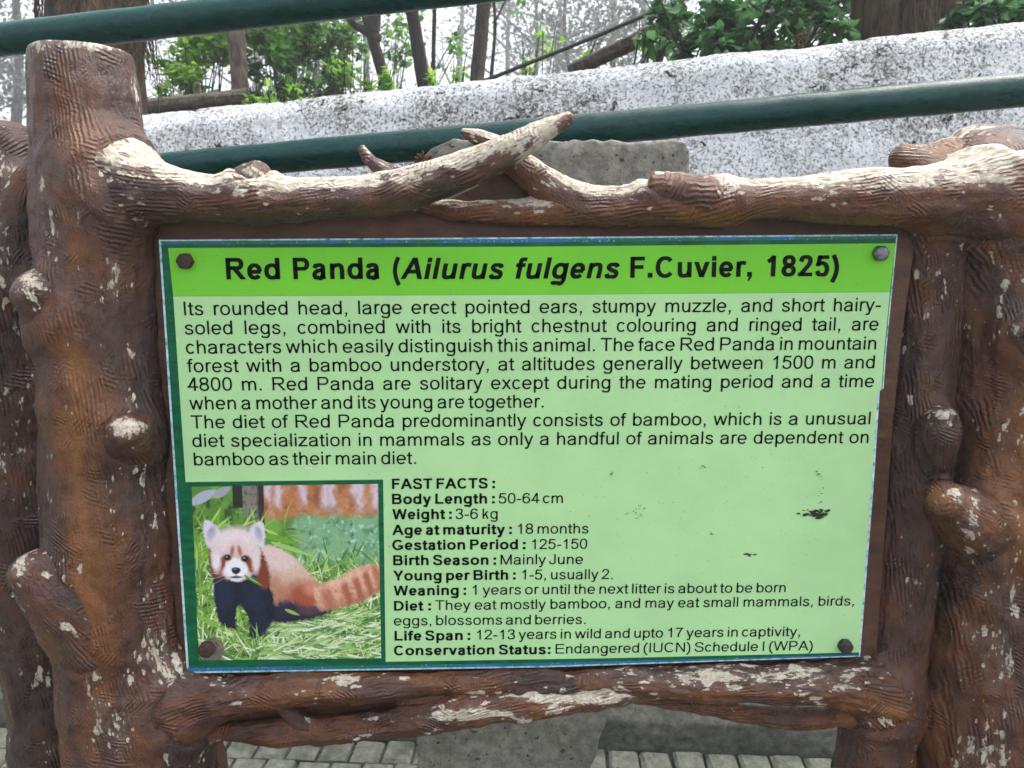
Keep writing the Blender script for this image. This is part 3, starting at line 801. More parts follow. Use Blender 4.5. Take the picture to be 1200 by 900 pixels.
# the printed panel: plate with its peeling edge, green border, header and pale field
OUT = [(186, 281), (620, 278), (1052, 274.5), (1038.7, 410), (1035.5, 455), (1031, 458), (1024.5, 560), (1008, 769.5), (640, 782), (219, 789)]
INN = [(188.6, 283), (620, 280), (1050.4, 276.6), (1037.3, 410), (1034, 455), (1027.6, 461), (1021, 560), (1006.4, 768.2), (640, 780), (221.6, 786.6)]
def panel():
    V, Fc, fm = [], [], []
    n = len(OUT)
    V += [P(x, y, 0) for x, y in OUT]
    V += [np.array([p[0], .005, p[2]]) for p in V[:n]]
    Fc += [tuple(range(n))[::-1], tuple(range(n, 2 * n))] + [(i, (i + 1) % n, n + (i + 1) % n, n + i) for i in range(n)]
    fm += [0] * (n + 2)
    def sheet(pts, Y, mi):
        b = len(V); V.extend(P(x, y, Y) for x, y in pts)
        Fc.append(tuple(range(b, b + len(pts)))[::-1]); fm.append(mi)
    sheet(INN, -.0004, 1)
    sheet([(197, 290.5), (620, 289.0), (1049.5, 285), (1043, 342), (620, 345.2), (203, 347)], -.0008, 2)
    sheet([(203, 347.3), (620, 345.5), (1043, 342.3), (1036.3, 410), (1033.2, 455), (1028.5, 461), (1021.8, 560), (1006.5, 764.5), (730, 771), (452, 775.5), (449, 562), (217.5, 565)], -.0008, 3)
    sheet([(188, 282.8), (620, 279.8), (1050.6, 276.3), (1050.2, 279.8), (620, 284.2), (188.6, 286.8)], -.0006, 4)
    sheet([(219.8, 782.5), (640, 777), (1007, 767), (1006.6, 768.4), (640, 780.2), (221, 787)], -.0006, 4)
    return mesh_np('sign_panel', V, Fc, [M['rim'], M['border'], M['header'], M['field'], M['blue']], SIGN, smooth=False, fmat=fm)
PANEL = panel()
PANEL['label'] = 'green printed panel with black writing and a red panda picture'

# ------------------------------------------------------------------ lettering: a plain sans face drawn from strokes
ADV_R = dict(zip('abcdefghijklmnopqrstuvwxyz', (556, 556, 500, 556, 556, 278, 556, 556, 222, 222, 500, 222, 833, 556, 556, 556, 556, 333, 500, 278, 556, 500, 722, 500, 500, 500)))
ADV_R.update(dict(zip('ABCDEFGHIJKLMNOPRSTUVWY', (667, 667, 722, 722, 667, 611, 778, 722, 278, 500, 667, 556, 833, 722, 778, 667, 722, 667, 611, 722, 667, 944, 667))))
ADV_R.update({c: 556 for c in '0123456789'}); ADV_R.update({' ': 278, '.': 278, ',': 278, ':': 278, '-': 333, '(': 333, ')': 333})
ADV_B = dict(zip('abcdefghijklmnopqrstuvwxyz', (556, 611, 556, 611, 556, 333, 611, 611, 278, 278, 556, 278, 889, 611, 611, 611, 611, 389, 556, 333, 611, 556, 778, 556, 556, 500)))
ADV_B.update(dict(zip('ABCDEFGHIJKLMNOPRSTUVWY', (722, 722, 722, 722, 667, 611, 778, 722, 278, 556, 722, 611, 833, 722, 778, 667, 722, 667, 611, 722, 667, 944, 667))))
ADV_B.update({c: 556 for c in '0123456789'}); ADV_B.update({' ': 278, '.': 278, ',': 278, ':': 333, '-': 333, '(': 333, ')': 333})
CAPH, XH = 0.716, 0.523

def glyph(ch, bold):
    """list of quads strips: each (verts, faces) in em units"""
    w = 0.150 if bold else 0.092
    wh = 0.128 if bold else 0.082                      # horizontals are thinner
    h, hh = w / 2, wh / 2
    A = (ADV_B if bold else ADV_R)[ch] / 1000
    out = []
    sb = 0.068 if bold else 0.070
    Lx, Rx = sb + h, A - sb - h
    ov = 0.011
    def rect(x0, y0, x1, y1): out.append(([(x0, y0), (x1, y0), (x1, y1), (x0, y1)], [(0, 1, 2, 3)]))
    def vs(x, y0, y1): rect(x - h, y0, x + h, y1)
    def hs(y, x0, x1): rect(x0, y - hh, x1, y + hh)
    def diag(x0, y0, x1, y1, k=1.0):
        ww = w * k * math.hypot(x1 - x0, y1 - y0) / abs(y1 - y0) / 2
        out.append(([(x0 - ww, y0), (x0 + ww, y0), (x1 + ww, y1), (x1 - ww, y1)], [(0, 1, 2, 3)]))
    def ribbon(pts, closed=False):
        p = np.array(pts, float)
        if closed: t = np.roll(p, -1, 0) - np.roll(p, 1, 0)
        else: t = np.gradient(p, axis=0)
        t /= np.linalg.norm(t, axis=1)[:, None] + 1e-9
        nrm = np.column_stack([-t[:, 1], t[:, 0]])
        half = h * np.abs(t[:, 1]) ** 1.0 + hh * (1 - np.abs(t[:, 1]) ** 1.0)
        a, b = p + nrm * half[:, None], p - nrm * half[:, None]
        n = len(p); V = [tuple(x) for x in a] + [tuple(x) for x in b]
        Fq = [(i, (i + 1) % n, n + (i + 1) % n, n + i) for i in range(n if closed else n - 1)]
        out.append((V, Fq))
    def oval(x0, x1, y0, y1, e=2.25):
        cx, cy, rx, ry = (x0 + x1) / 2, (y0 + y1) / 2, (x1 - x0) / 2 - h, (y1 - y0) / 2 - hh
        a = np.linspace(0, 2 * math.pi, 36, endpoint=False)
        c, s = np.cos(a), np.sin(a)
        ribbon(np.column_stack([cx + rx * np.sign(c) * np.abs(c) ** (2 / e), cy + ry * np.sign(s) * np.abs(s) ** (2 / e)]), True)
    def arc(x0, x1, y0, y1, d0, d1, e=2.2, n=30):
        cx, cy, rx, ry = (x0 + x1) / 2, (y0 + y1) / 2, (x1 - x0) / 2 - h, (y1 - y0) / 2 - hh
        a = np.radians(np.linspace(d0, d1, n)); c, s = np.cos(a), np.sin(a)
        ribbon(np.column_stack([cx + rx * np.sign(c) * np.abs(c) ** (2 / e), cy + ry * np.sign(s) * np.abs(s) ** (2 / e)]))
    def crv(pts, n=8): ribbon(catmull(np.array(pts, float), n))
    def dot(x, y0=0.0): rect(x - h * 1.1, y0, x + h * 1.1, y0 + w * 1.1)
    def arch(x0, x1, xh):                              # from stem centre x0 over to a right stem centre x1
        m = (x0 + x1) / 2
        crv([(x0, xh * .58), (x0 + (x1 - x0) * .12, xh * .80), (m + .02, xh + ov - hh), (x1 - (x1 - x0) * .10, xh * .83), (x1, xh * .60)])
        vs(x1, 0, xh * .62)
    r0 = 0.038 if not bold else 0.035                  # side bearing of round forms
    if ch in 'bdpq':
        y0, y1 = (0, CAPH) if ch in 'bd' else (-.205, XH)
        if ch in 'bp': vs(Lx - .004, y0, y1); oval(sb - .004, A - r0, -ov, XH + ov)
        else: vs(Rx + .004, y0, y1); oval(r0, A - sb + .004, -ov, XH + ov)
    elif ch == 'o': oval(r0, A - r0, -ov, XH + ov)
    elif ch == 'c': arc(r0, A - .02, -ov, XH + ov, 38, 322)
    elif ch == 'e':
        arc(r0, A - r0, -ov, XH + ov, 0, 322); hs(XH * .52 - hh * .3, r0 + h, A - r0 - h * .6)
    elif ch == 'a':
        x1 = A - .085 - h
        crv([(.055 + hh, .365), (.085 + h * .8, .445), (.20, XH + ov - hh - .012), (A * .49, XH + ov - hh), (x1 - .035, XH - .075), (x1, .36), (x1, .11), (x1 + .028, .0)])
        crv([(x1, .315), (x1 - .10, .293), (A * .36, .268), (r0 + h + .025, .215), (r0 + h, .14), (r0 + h + .03, .055), (A * .38, -ov + hh), (A * .55, .025), (x1 - .03, .10), (x1, .20)])
    elif ch == 'f':
        x = A * .46; vs(x, 0, .58); crv([(x, .54), (x + .006, .62), (x + .05, CAPH + ov - hh - .008), (A + .01, CAPH - hh)]); hs(XH - hh, .01, A - .01)
    elif ch == 'g':
        vs(Rx + .006, -.03, XH); oval(r0, A - sb + .006, -ov, XH + ov)
        x = Rx + .006
        crv([(x, .02), (x - .012, -.09), (x - .09, -.185 + .01), (A * .48, -.213 + hh), (.15, -.175 + hh * .4), (.055 + h, -.085)])
    elif ch == 'h': vs(Lx, 0, CAPH); arch(Lx, Rx, XH)
    elif ch == 'n': vs(Lx, 0, XH); arch(Lx, Rx, XH)
    elif ch == 'm':
        m = (Lx + Rx) / 2; vs(Lx, 0, XH); arch(Lx, m, XH); arch(m, Rx, XH)
    elif ch == 'r':
        vs(Lx, 0, XH); crv([(Lx, XH * .55), (Lx + .025, XH * .80), (Lx + .10, XH - hh * .7), (A + .0, XH - hh * .9)])
    elif ch == 'u':
        vs(Rx, 0, XH); vs(Lx, XH * .38, XH); m = (Lx + Rx) / 2
        crv([(Lx, XH * .42), (Lx + .03, XH * .16), (m - .02, -ov + hh), (Rx - .05, XH * .18), (Rx, XH * .42)])
    elif ch == 'i': vs(A / 2, 0, XH); rect(A / 2 - h, CAPH - w * 1.05, A / 2 + h, CAPH)
    elif ch == 'l': vs(A / 2, 0, CAPH)
    elif ch == 'k':
        vs(Lx, 0, CAPH); diag(Lx + h * .3, .165, Rx - .02, XH); diag(Rx + .012, 0, Lx + .12 + h * .5, .335)
    elif ch == 's':
        a, b = .045 + h, A - .045 - h; m = A / 2
        crv([(b - .012, .375), (b - .05, .452), (m, XH + ov - hh), (a + .05, .452), (a + .012, .385), (a + .06, .315), (m, .267), (b - .045, .222), (b, .145), (b - .045, .055), (m, -ov + hh), (a + .035, .058), (a - .012, .150)])
    elif ch == 't':
        x = A * .47; vs(x, .10, XH + .135); crv([(x, .16), (x + .006, .06), (x + .05, hh - .012), (A - .01, hh + .004)]); hs(XH - hh, .012, A - .012)
    elif ch == 'v': diag(A / 2, 0, .01 + h * 1.1, XH); diag(A / 2, 0, A - .01 - h * 1.1, XH)
    elif ch == 'w':
        a, b = .01 + h, A - .01 - h
        diag(A * .28, 0, a, XH, .95); diag(A * .28, 0, A / 2, XH, .95); diag(A * .72, 0, A / 2, XH, .95); diag(A * .72, 0, b, XH, .95)
    elif ch == 'x': diag(.01 + h * 1.25, 0, A - .02 - h * 1.25, XH); diag(A - .01 - h * 1.25, 0, .02 + h * 1.25, XH)
    elif ch == 'y':
        diag(A / 2 + .004, .0, .01 + h * 1.1, XH)
        x1 = A - .01 - h * 1.1; k = (x1 - A / 2) / XH
        diag(A / 2 - .06 * k, -.06, x1, XH)
        crv([(A / 2 - .01, -.04), (A / 2 - .055, -.150), (A / 2 - .12, -.213 + hh), (.055, -.205 + hh)])
    elif ch == 'z':
        hs(XH - hh, .03, A - .035); hs(hh, .02, A - .03); diag(.035 + h * 1.2, wh * .9, A - .045 - h * 1.2, XH - wh * .9)
    elif ch == 'A':
        diag(h + .005, 0, A / 2, CAPH); diag(A - h - .005, 0, A / 2, CAPH); hs(.250, A * .24, A * .76)
    elif ch in 'BPR':
        vs(Lx + .006, 0, CAPH); x1 = A - .05
        ym = .375 if ch == 'B' else .335
        def bowl(y0, y1, xr):
            r = (y1 - y0) / 2; ys = y1 - hh; yb = y0 + hh
            cx = xr - r * .95
            hs(ys, Lx, cx + .01); hs(yb, Lx, cx + .01)
            a = np.linspace(math.pi / 2, -math.pi / 2, 22)
            ribbon(np.column_stack([cx + (xr - h - cx) * np.cos(a) ** .9 if 0 else cx + (xr - h - cx) * np.cos(a), (y0 + y1) / 2 + (r - hh) * np.sin(a)]))
        if ch == 'B': bowl(ym - hh, CAPH, x1 - .03); bowl(0, ym + hh, x1)
        elif ch == 'P': bowl(.285, CAPH, x1)
        else:
            bowl(.315, CAPH, x1 - .02); diag(A - .01 - h * 1.2, 0, A * .52, .335)
    elif ch in 'CG':
        arc(.045, A - .035, -ov, CAPH + ov, 40 if ch == 'C' else 42, 322 if ch == 'C' else 315)
        if ch == 'G': vs(A - .065 - h, .08, .34); hs(.34 - hh + .0, A * .53, A - .065)
    elif ch == 'D':
        vs(Lx + .006, 0, CAPH); cx = A * .42; xr = A - .045
        hs(CAPH - hh, Lx, cx + .01); hs(hh, Lx, cx + .01)
        a = np.linspace(math.pi / 2, -math.pi / 2, 26); c, s = np.cos(a), np.sin(a)
        ribbon(np.column_stack([cx + (xr - h - cx) * np.abs(c) ** .9, CAPH / 2 + (CAPH / 2 - hh) * np.sign(s) * np.abs(s) ** .9]))
    elif ch in 'EF':
        vs(Lx + .008, 0, CAPH); hs(CAPH - hh, Lx, A - .05)
        if ch == 'E': hs(hh, Lx, A - .04); hs(.385, Lx, A - .07)
        else: hs(.365, Lx, A - .09)
    elif ch == 'I': vs(A / 2, 0, CAPH)
    elif ch == 'J':
        vs(Rx, .2, CAPH); crv([(Rx, .23), (Rx - .01, .10), (A / 2 - .02, -ov + hh), (.03 + h + .02, .09), (.025 + h, .22)])
    elif ch == 'L': vs(Lx + .004, 0, CAPH); hs(hh, Lx, A - .035)
    elif ch == 'M':
        vs(Lx, 0, CAPH); vs(Rx, 0, CAPH); diag(A / 2, 0, Lx + .01, CAPH, .95); diag(A / 2, 0, Rx - .01, CAPH, .95)
    elif ch == 'N': vs(Lx, 0, CAPH); vs(Rx, 0, CAPH); diag(Rx - .012, 0, Lx + .012, CAPH, .95)
    elif ch == 'S':
        a, b = .05 + h, A - .05 - h; m = A / 2
        crv([(b - .015, .52), (b - .055, .63), (m, CAPH + ov - hh), (a + .06, .64), (a + .012, .545), (a + .06, .44), (m, .375), (b - .05, .31), (b, .20), (b - .055, .07), (m, -ov + hh), (a + .045, .08), (a - .012, .225)])
    elif ch == 'T': vs(A / 2, 0, CAPH); hs(CAPH - hh, .022, A - .022)
    elif ch == 'U':
        vs(Lx, .24, CAPH); vs(Rx, .24, CAPH); m = A / 2
        crv([(Lx, .27), (Lx + .035, .10), (m, -ov + hh), (Rx - .035, .10), (Rx, .27)])
    elif ch == 'W':
        a, b = .015 + h, A - .015 - h
        diag(A * .27, 0, a, CAPH, .95); diag(A * .27, 0, A / 2, CAPH, .95); diag(A * .73, 0, A / 2, CAPH, .95); diag(A * .73, 0, b, CAPH, .95)
    elif ch == 'Y':
        vs(A / 2, 0, .32); diag(A / 2, .27, .01 + h * 1.1, CAPH); diag(A / 2, .27, A - .01 - h * 1.1, CAPH)
    elif ch == '0': oval(.042, A - .042, -ov, CAPH + ov, 2.4)
    elif ch == '1':
        x = A * .58; vs(x, 0, CAPH)
        crv([(x, CAPH - .03), (x - .06, CAPH - .12), (x - .125, CAPH - .17), (x - .19, CAPH - .205)])
    elif ch == '2':
        crv([(.045 + h, .50), (.085 + h, .63), (A / 2, CAPH + ov - hh), (A - .09 - h, .63), (A - .055 - h, .52), (A - .10 - h, .40), (A / 2 - .03, .22), (.07 + h, .09), (.055 + h, .045)])
        hs(hh, .035, A - .045)
    elif ch == '3':
        crv([(.05 + h, .54), (.09 + h, .645), (A / 2 - .01, CAPH + ov - hh), (A - .10 - h, .645), (A - .08 - h, .535), (A - .13 - h, .42), (A * .42, .385)])
        crv([(A * .42, .385), (A - .12 - h, .345), (A - .048 - h, .215), (A - .10 - h, .06), (A / 2 - .01, -ov + hh), (.085 + h, .07), (.04 + h, .19)])
    elif ch == '4':
        x = A * .68; vs(x, 0, CAPH); hs(.205, .015, A - .02); diag(.02 + h * 1.1, .205 - hh, x - h * .1, CAPH)
    elif ch == '5':
        hs(CAPH - hh - .002, .12, A - .07); diag(.055 + h, .345, .115 + h, CAPH)
        crv([(.055 + h * .8, .37), (.15, .435), (A * .50, .468 - hh * .3), (A - .09 - h, .38), (A - .045 - h, .235), (A - .10 - h, .07), (A / 2 - .02, -ov + hh), (.085 + h, .07), (.04 + h, .185)])
    elif ch == '6':
        oval(.045, A - .04, -ov, .47)
        crv([(A - .055 - h, .545), (A - .10 - h, .645), (A * .53, CAPH + ov - hh), (.13 + h * .7, .62), (.052 + h, .45), (.045 + h, .23)])
    elif ch == '7':
        hs(CAPH - hh, .045, A - .04); crv([(A - .045 - h, CAPH - wh * .6), (A * .60, .47), (A * .43, .22), (A * .37, 0)])
    elif ch == '8': oval(.042, A - .042, -ov, .405); oval(.062, A - .062, .365 - hh * .6, CAPH + ov)
    elif ch == '.': dot(A / 2)
    elif ch == ',': dot(A / 2); out.append(([(A / 2 + h * 1.1, .01), (A / 2 + h * 1.1, 0), (A / 2 - .02, -.145), (A / 2 - .065, -.12), (A / 2, .01)], [(0, 4, 3, 2, 1)]))
    elif ch == ':': dot(A / 2); dot(A / 2, XH - w * 1.1)
    elif ch == '-': rect(.035, .215, A - .035, .215 + wh * 1.08)
    elif ch == '(': crv([(A - .02 - h * .6, CAPH + .01), (.10 + h, .52), (.055 + h, .26), (.10 + h, 0.0), (A - .02 - h * .6, -.21)])
    elif ch == ')': crv([(.02 + h * .6, CAPH + .01), (A - .10 - h, .52), (A - .055 - h, .26), (A - .10 - h, 0.0), (.02 + h * .6, -.21)])
    return out

TEXTY = -.0013
def write(name, segments, em, xs):
    """segments: (text, bold, italic, (x0, y0), (x1, y1)) with the ink's baseline ends in photo pixels"""
    V, Fc = [], []
    for (txt, bold, ital, p0, p1) in segments:
        a, b = P(*p0, TEXTY), P(*p1, TEXTY)
        u = b - a; L = np.linalg.norm(u); u /= L; v = np.array([-u[2], 0, u[0]])
        adv = ADV_B if bold else ADV_R
        lsb = .05 if txt[0] in 'acdegoqs' else .075
        if txt[0] in 'ATWYtfvwy(': lsb = .02
        rsb = .05 if txt[-1] not in '.,:' else .09
        words = txt.split(' ')
        nat = [sum(adv[c] for c in w_) / 1000 for w_ in words]
        k = xs
        gaps = len(words) - 1
        Lem = L / em
        if gaps:
            gap = (Lem - (sum(nat) - lsb - rsb) * k) / gaps
            if not 0.13 * k <= gap <= 0.75 * k:
                gt = 0.16 if gap < 0.13 * k else 0.60
                k = Lem / (sum(nat) - lsb - rsb + gt * gaps); gap = gt * k
        else:
            k = Lem / (nat[0] - lsb - rsb); gap = 0
        x = -lsb * k
        for w_ in words:
            for c in w_:
                for (gv, gf) in glyph(c, bold):
                    b0 = len(V)
                    for (gx, gy) in gv:
                        q = a + u * em * (x + (gx + (0.21 * gy if ital else 0)) * k) + v * em * gy
                        V.append(q)
                    Fc += [tuple(i + b0 for i in f) for f in gf]
                x += adv[c] / 1000 * k
            x += gap
    return mesh_np(name, V, Fc, M['ink'], PANEL, smooth=False)

write('title_lettering', [
    ('Red', 1, 0, (265.5, 327.5), (329, 327.3)), ('Panda', 1, 0, (344, 327.2), (445.5, 326.8)), ('(', 1, 0, (459.5, 326.8), (468, 326.8)),
    ('Ailurus', 1, 1, (470, 327), (588, 326.8)), ('fulgens', 1, 1, (602, 326.7), (723.5, 326)), ('F.Cuvier,', 1, 0, (738.5, 325.6), (880, 324.3)), ('1825)', 1, 0, (897, 324), (983, 323.5))], .0358, 1.03)
write('body_lettering', [
    ('Its rounded head, large erect pointed ears, stumpy muzzle, and short hairy-', 0, 0, (215.5, 369.5), (1031.5, 364.5)),
    ('soled legs, combined with its bright chestnut colouring and ringed tail, are', 0, 0, (217, 392), (1029, 387)),
    ('characters which easily distinguish this animal. The face Red Panda in mountain', 0, 0, (218.5, 414.5), (1027, 409.5)),
    ('forest with a bamboo understory, at altitudes generally between 1500 m and', 0, 0, (220, 436.3), (1025, 431.5)),
    ('4800 m. Red Panda are solitary except during the mating period and a time', 0, 0, (221.3, 458), (1023.7, 453.7)),
    ('when a mother and its young are together.', 0, 0, (222.5, 480), (637, 477.6)),
    ('The diet of Red Panda predominantly consists of bamboo, which is a unusual', 0, 0, (224.2, 502), (1020, 497.2)),
    ('diet specialization in mammals as only a handful of animals are dependent on', 0, 0, (226, 523.8), (1018, 519.2)),
    ('bamboo as their main diet.', 0, 0, (227.7, 545.5), (487.5, 543.7))], .0232, 1.08)
write('facts_lettering', [
    ('FAST FACTS :', 1, 0, (459.5, 573.2), (580, 572.2)),
    ('Body Length :', 1, 0, (459.5, 590.8), (579.7, 590)), ('50-64 cm', 0, 0, (585, 590), (660, 589.4)),
    ('Weight :', 1, 0, (460, 608.7), (529.3, 608.2)), ('3-6 kg', 0, 0, (534.5, 608.2), (583.5, 607.8)),
    ('Age at maturity :', 1, 0, (460, 627), (599.7, 625.9)), ('18 months', 0, 0, (606, 625.6), (689.5, 625)),
    ('Gestation Period :', 1, 0, (460.3, 644.6), (615.7, 643.6)), ('125-150', 0, 0, (622.5, 643.6), (688, 643)),
    ('Birth Season :', 1, 0, (460.8, 662.5), (581.3, 661.8)), ('Mainly June', 0, 0, (586.7, 661.6), (683, 660.9)),
    ('Young per Birth :', 1, 0, (461, 680.4), (604.2, 679.3)), ('1-5, usually 2.', 0, 0, (611, 679.2), (718, 678.5)),
    ('Weaning :', 1, 0, (461.5, 698), (546.2, 697.2)), ('1 years or until the next litter is about to be born', 0, 0, (553, 697), (921, 694)),
    ('Diet :', 1, 0, (461.8, 715.8), (505, 715.4)), ('They eat mostly bamboo, and may eat small mammals, birds,', 0, 0, (510, 715), (1000.5, 709.5)),
    ('eggs, blossoms and berries.', 0, 0, (461.8, 733), (686.3, 731.2)),
    ('Life Span :', 1, 0, (462.5, 750.8), (551, 750)), ('12-13 years in wild and upto 17 years in captivity,', 0, 0, (558, 749.5), (937.5, 745.3)),
    ('Conservation Status:', 1, 0, (462.3, 768), (645, 766.4)), ('Endangered (IUCN) Schedule I (WPA)', 0, 0, (651, 766), (952.3, 762))], .0192, 1.10)

# ------------------------------------------------------------------ the printed red panda picture (a flat print)
def paint_picture(W=420, H=392):
    rs = np.random.RandomState(5)
    img = np.zeros((H, W, 3)); yy, xx = np.mgrid[0:H, 0:W].astype(float)
    S = W / 790.0                             # picture units: 790 wide, 737 high
    def nz(scale, seed, oc=3):
        q = np.column_stack([xx.ravel() / S, yy.ravel() / S, np.zeros(H * W)])
        return noise(q, 1 / scale, seed, oc).reshape(H, W)
    def c(*v): return np.array(lin(*v))
    def blend(mask, col): img[:] = img * (1 - mask[..., None]) + np.asarray(col) * mask[..., None]
    def ell(cx, cy, rx, ry, soft=.12, rot=0, fray=0, seed=1):
        dx, dy = xx / S - cx, yy / S - cy
        ca, sa = math.cos(rot), math.sin(rot)
        q = np.sqrt(((dx * ca + dy * sa) / rx) ** 2 + ((-dx * sa + dy * ca) / ry) ** 2)
        if fray: q = q + fray * nz(9, seed, 2)
        return np.clip((1 + soft / 2 - q) / soft, 0, 1)
    def stroke(x0, y0, x1, y1, w, col, bend=0, a=1.0):
        x0, y0, x1, y1, w = [v * S for v in (x0, y0, x1, y1, w)]
        n = int(max(abs(x1 - x0), abs(y1 - y0)) * 1.3) + 2
        for t in np.linspace(0, 1, n):
            x = x0 + (x1 - x0) * t + bend * S * math.sin(t * 3.14); y = y0 + (y1 - y0) * t - abs(bend) * S * .4 * math.sin(t * 3.14)
            r = max(w * math.sin(math.pi * min(1, t * .85 + .15)) / 2, .35)
            i0, i1, j0, j1 = int(y - r - 1), int(y + r + 2), int(x - r - 1), int(x + r + 2)
            i0, j0 = max(i0, 0), max(j0, 0)
            if i1 <= i0 or j1 <= j0 or i0 >= H or j0 >= W: continue
            m = np.clip(r + .5 - np.hypot(xx[i0:i1, j0:j1] - x, yy[i0:i1, j0:j1] - y), 0, 1)[..., None] * a
            img[i0:i1, j0:j1] = img[i0:i1, j0:j1] * (1 - m) + col * m
    def rstrokes(n, X, Y, length, ang, w, cols, bend=6, a=.9):
        for _ in range(n):
            x, y = rs.uniform(*X), rs.uniform(*Y); l = rs.uniform(*length); t = rs.uniform(*ang)
            stroke(x, y, x + l * math.cos(t), y - l * math.sin(t), rs.uniform(*w), c(*cols[rs.randint(len(cols))]), rs.uniform(-bend, bend), a)
    # background
    img[:] = c(92, 140, 62)
    blend(np.clip((nz(60, 3) + .2) * 2, 0, 1) * (yy / S < 300), c(120, 170, 70))
    blend(np.clip(nz(40, 4) * 2.5, 0, 1) * (xx / S < 260) * (yy / S < 200), c(48, 80, 36))
    top = np.clip((150 - yy / S + 12 * nz(30, 7)) / 25, 0, 1) * np.clip((xx / S - 290) / 12, 0, 1)
    blend(top, c(186, 124, 80)); blend(top * np.clip(nz(34, 8) * 1.5, 0, 1), c(150, 94, 60)); blend(top * np.clip(nz(50, 88) * 1.6, 0, 1) * .7, c(206, 170, 150))
    for x in (320, 365, 465, 560, 585, 690, 712, 775):
        blend(np.exp(-((xx / S - x + 16 * nz(40, 14)) / 15) ** 2) * .75 * top * np.clip((75 + 30 * math.sin(x) - yy / S) / 40 + .5, 0, 1), c(222, 214, 232))
    teal = np.clip((xx / S - 400 + 30 * nz(50, 9)) / 50, 0, 1) * np.clip((yy / S - 118 + 20 * nz(30, 10)) / 30, 0, 1) * np.clip((360 - yy / S) / 60, 0, 1)
    blend(teal, c(132, 178, 138)); blend(teal * np.clip(nz(34, 11) * 1.6, 0, 1), c(92, 146, 100)); blend(teal * np.clip(nz(20, 12) * 2 - .4, 0, 1), c(178, 222, 200)); blend(teal * np.clip(nz(34, 16) * 2 - .7, 0, 1), c(40, 92, 66))
    # trunk and pale branch
    tr = ((xx / S > 208) & (xx / S < 302) & (yy / S < 175)).astype(float)
    blend(tr, c(132, 128, 122)); blend(tr * np.clip(nz(10, 20) * 2, 0, 1), c(88, 82, 78)); blend(tr * np.clip((xx / S - 268) / 14, 0, 1), c(52, 44, 42))
    blend(((xx / S > 170) & (xx / S < 212) & (yy / S < 90)).astype(float), c(40, 46, 34))
    stroke(0, 66, 105, 14, 42, c(176, 184, 200)); stroke(95, 40, 165, 4, 34, c(160, 166, 182))
    # grass
    gcols = [(150, 190, 96), (176, 208, 120), (112, 160, 66), (206, 226, 176), (88, 130, 52), (222, 234, 206)]
    rstrokes(150, (0, 420), (150, 420), (40, 120), (-.6, 2.6), (3, 9), gcols[:3] + [(70, 120, 44)])
    rstrokes(60, (420, 800), (290, 420), (40, 120), (-.6, 2.6), (3, 9), gcols[:3] + [(70, 120, 44)])
    low = np.clip((yy / S - 330 + 20 * nz(40, 18)) / 40, 0, 1)
    blend(low * .8, c(104, 146, 76)); blend(low * np.clip(nz(24, 19) * 2, 0, 1), c(52, 84, 44))
    rstrokes(900, (0, 800), (360, 760), (40, 150), (-.5, 2.9), (3, 9), gcols + [(60, 96, 44)])
    rstrokes(260, (250, 800), (540, 740), (60, 170), (-.3, .6), (4, 9), [(226, 236, 216), (196, 216, 168), (150, 190, 110), (90, 140, 70)])
    rstrokes(120, (0, 260), (150, 600), (50, 130), (.3, 1.9), (4, 10), [(130, 180, 60), (96, 150, 44), (176, 212, 110)])
    stroke(300, 205, 450, 245, 26, c(110, 170, 56), -12); stroke(330, 235, 520, 300, 18, c(160, 204, 110), -10)
    # body: pale back sloping down to a reddish haunch
    def poly(pts, soft=10, fray=6, seed=1):
        q = catmull(np.array(pts + pts[:1], float), 10); m = np.zeros((H, W)); x, y = xx / S + fray * nz(8, seed, 2), yy / S + fray * nz(8, seed + 1, 2)
        dm = np.full((H, W), 1e9)
        for (x0, y0), (x1, y1) in zip(q[:-1], q[1:]):
            cr = ((y0 > y) != (y1 > y)) & (x < (x1 - x0) * (y - y0) / (y1 - y0 + 1e-9) + x0); m = np.where(cr, 1 - m, m)
            ex, ey = x1 - x0, y1 - y0; t = np.clip(((x - x0) * ex + (y - y0) * ey) / (ex * ex + ey * ey + 1e-9), 0, 1)
            dm = np.minimum(dm, np.hypot(x - x0 - t * ex, y - y0 - t * ey))
        sd = np.where(m > .5, dm, -dm)
        return np.clip(.5 + sd / soft, 0, 1)
    blend(poly([(300, 520), (420, 480), (560, 500), (590, 520), (500, 560), (330, 575)], 16, 8, 30), c(24, 26, 44))
    back = poly([(285, 250), (330, 248), (390, 275), (450, 325), (500, 385), (540, 420), (560, 470), (540, 515), (440, 520), (340, 505), (290, 420)], 10, 6, 31)
    blend(back, c(208, 176, 164))
    blend(back * ell(350, 300, 110, 60, .9, .5), c(226, 202, 198)); blend(back * ell(330, 440, 60, 70, .9), c(190, 138, 112)); blend(back * ell(430, 400, 60, 50, .9), c(216, 182, 160))
    blend(back * ell(460, 465, 88, 62, .9, .2, .12, 32), c(168, 84, 62)); blend(back * ell(500, 430, 40, 30, .9), c(206, 140, 116))
    blend(poly([(320, 505), (370, 478), (420, 488), (470, 505), (540, 512), (520, 540), (420, 552), (330, 560)], 26, 9, 33), c(36, 38, 64)); blend(ell(480, 525, 50, 18, .9), c(84, 62, 76))
    # tail, pale orange with darker rings
    tl = poly([(500, 425), (560, 405), (620, 385), (680, 352), (735, 335), (790, 340), (810, 380), (800, 430), (740, 470), (660, 505), (580, 520), (520, 512)], 14, 9, 40)
    blend(tl, c(218, 170, 146)); blend(tl * np.clip(nz(14, 42) * 1.6, 0, 1), c(198, 132, 100))
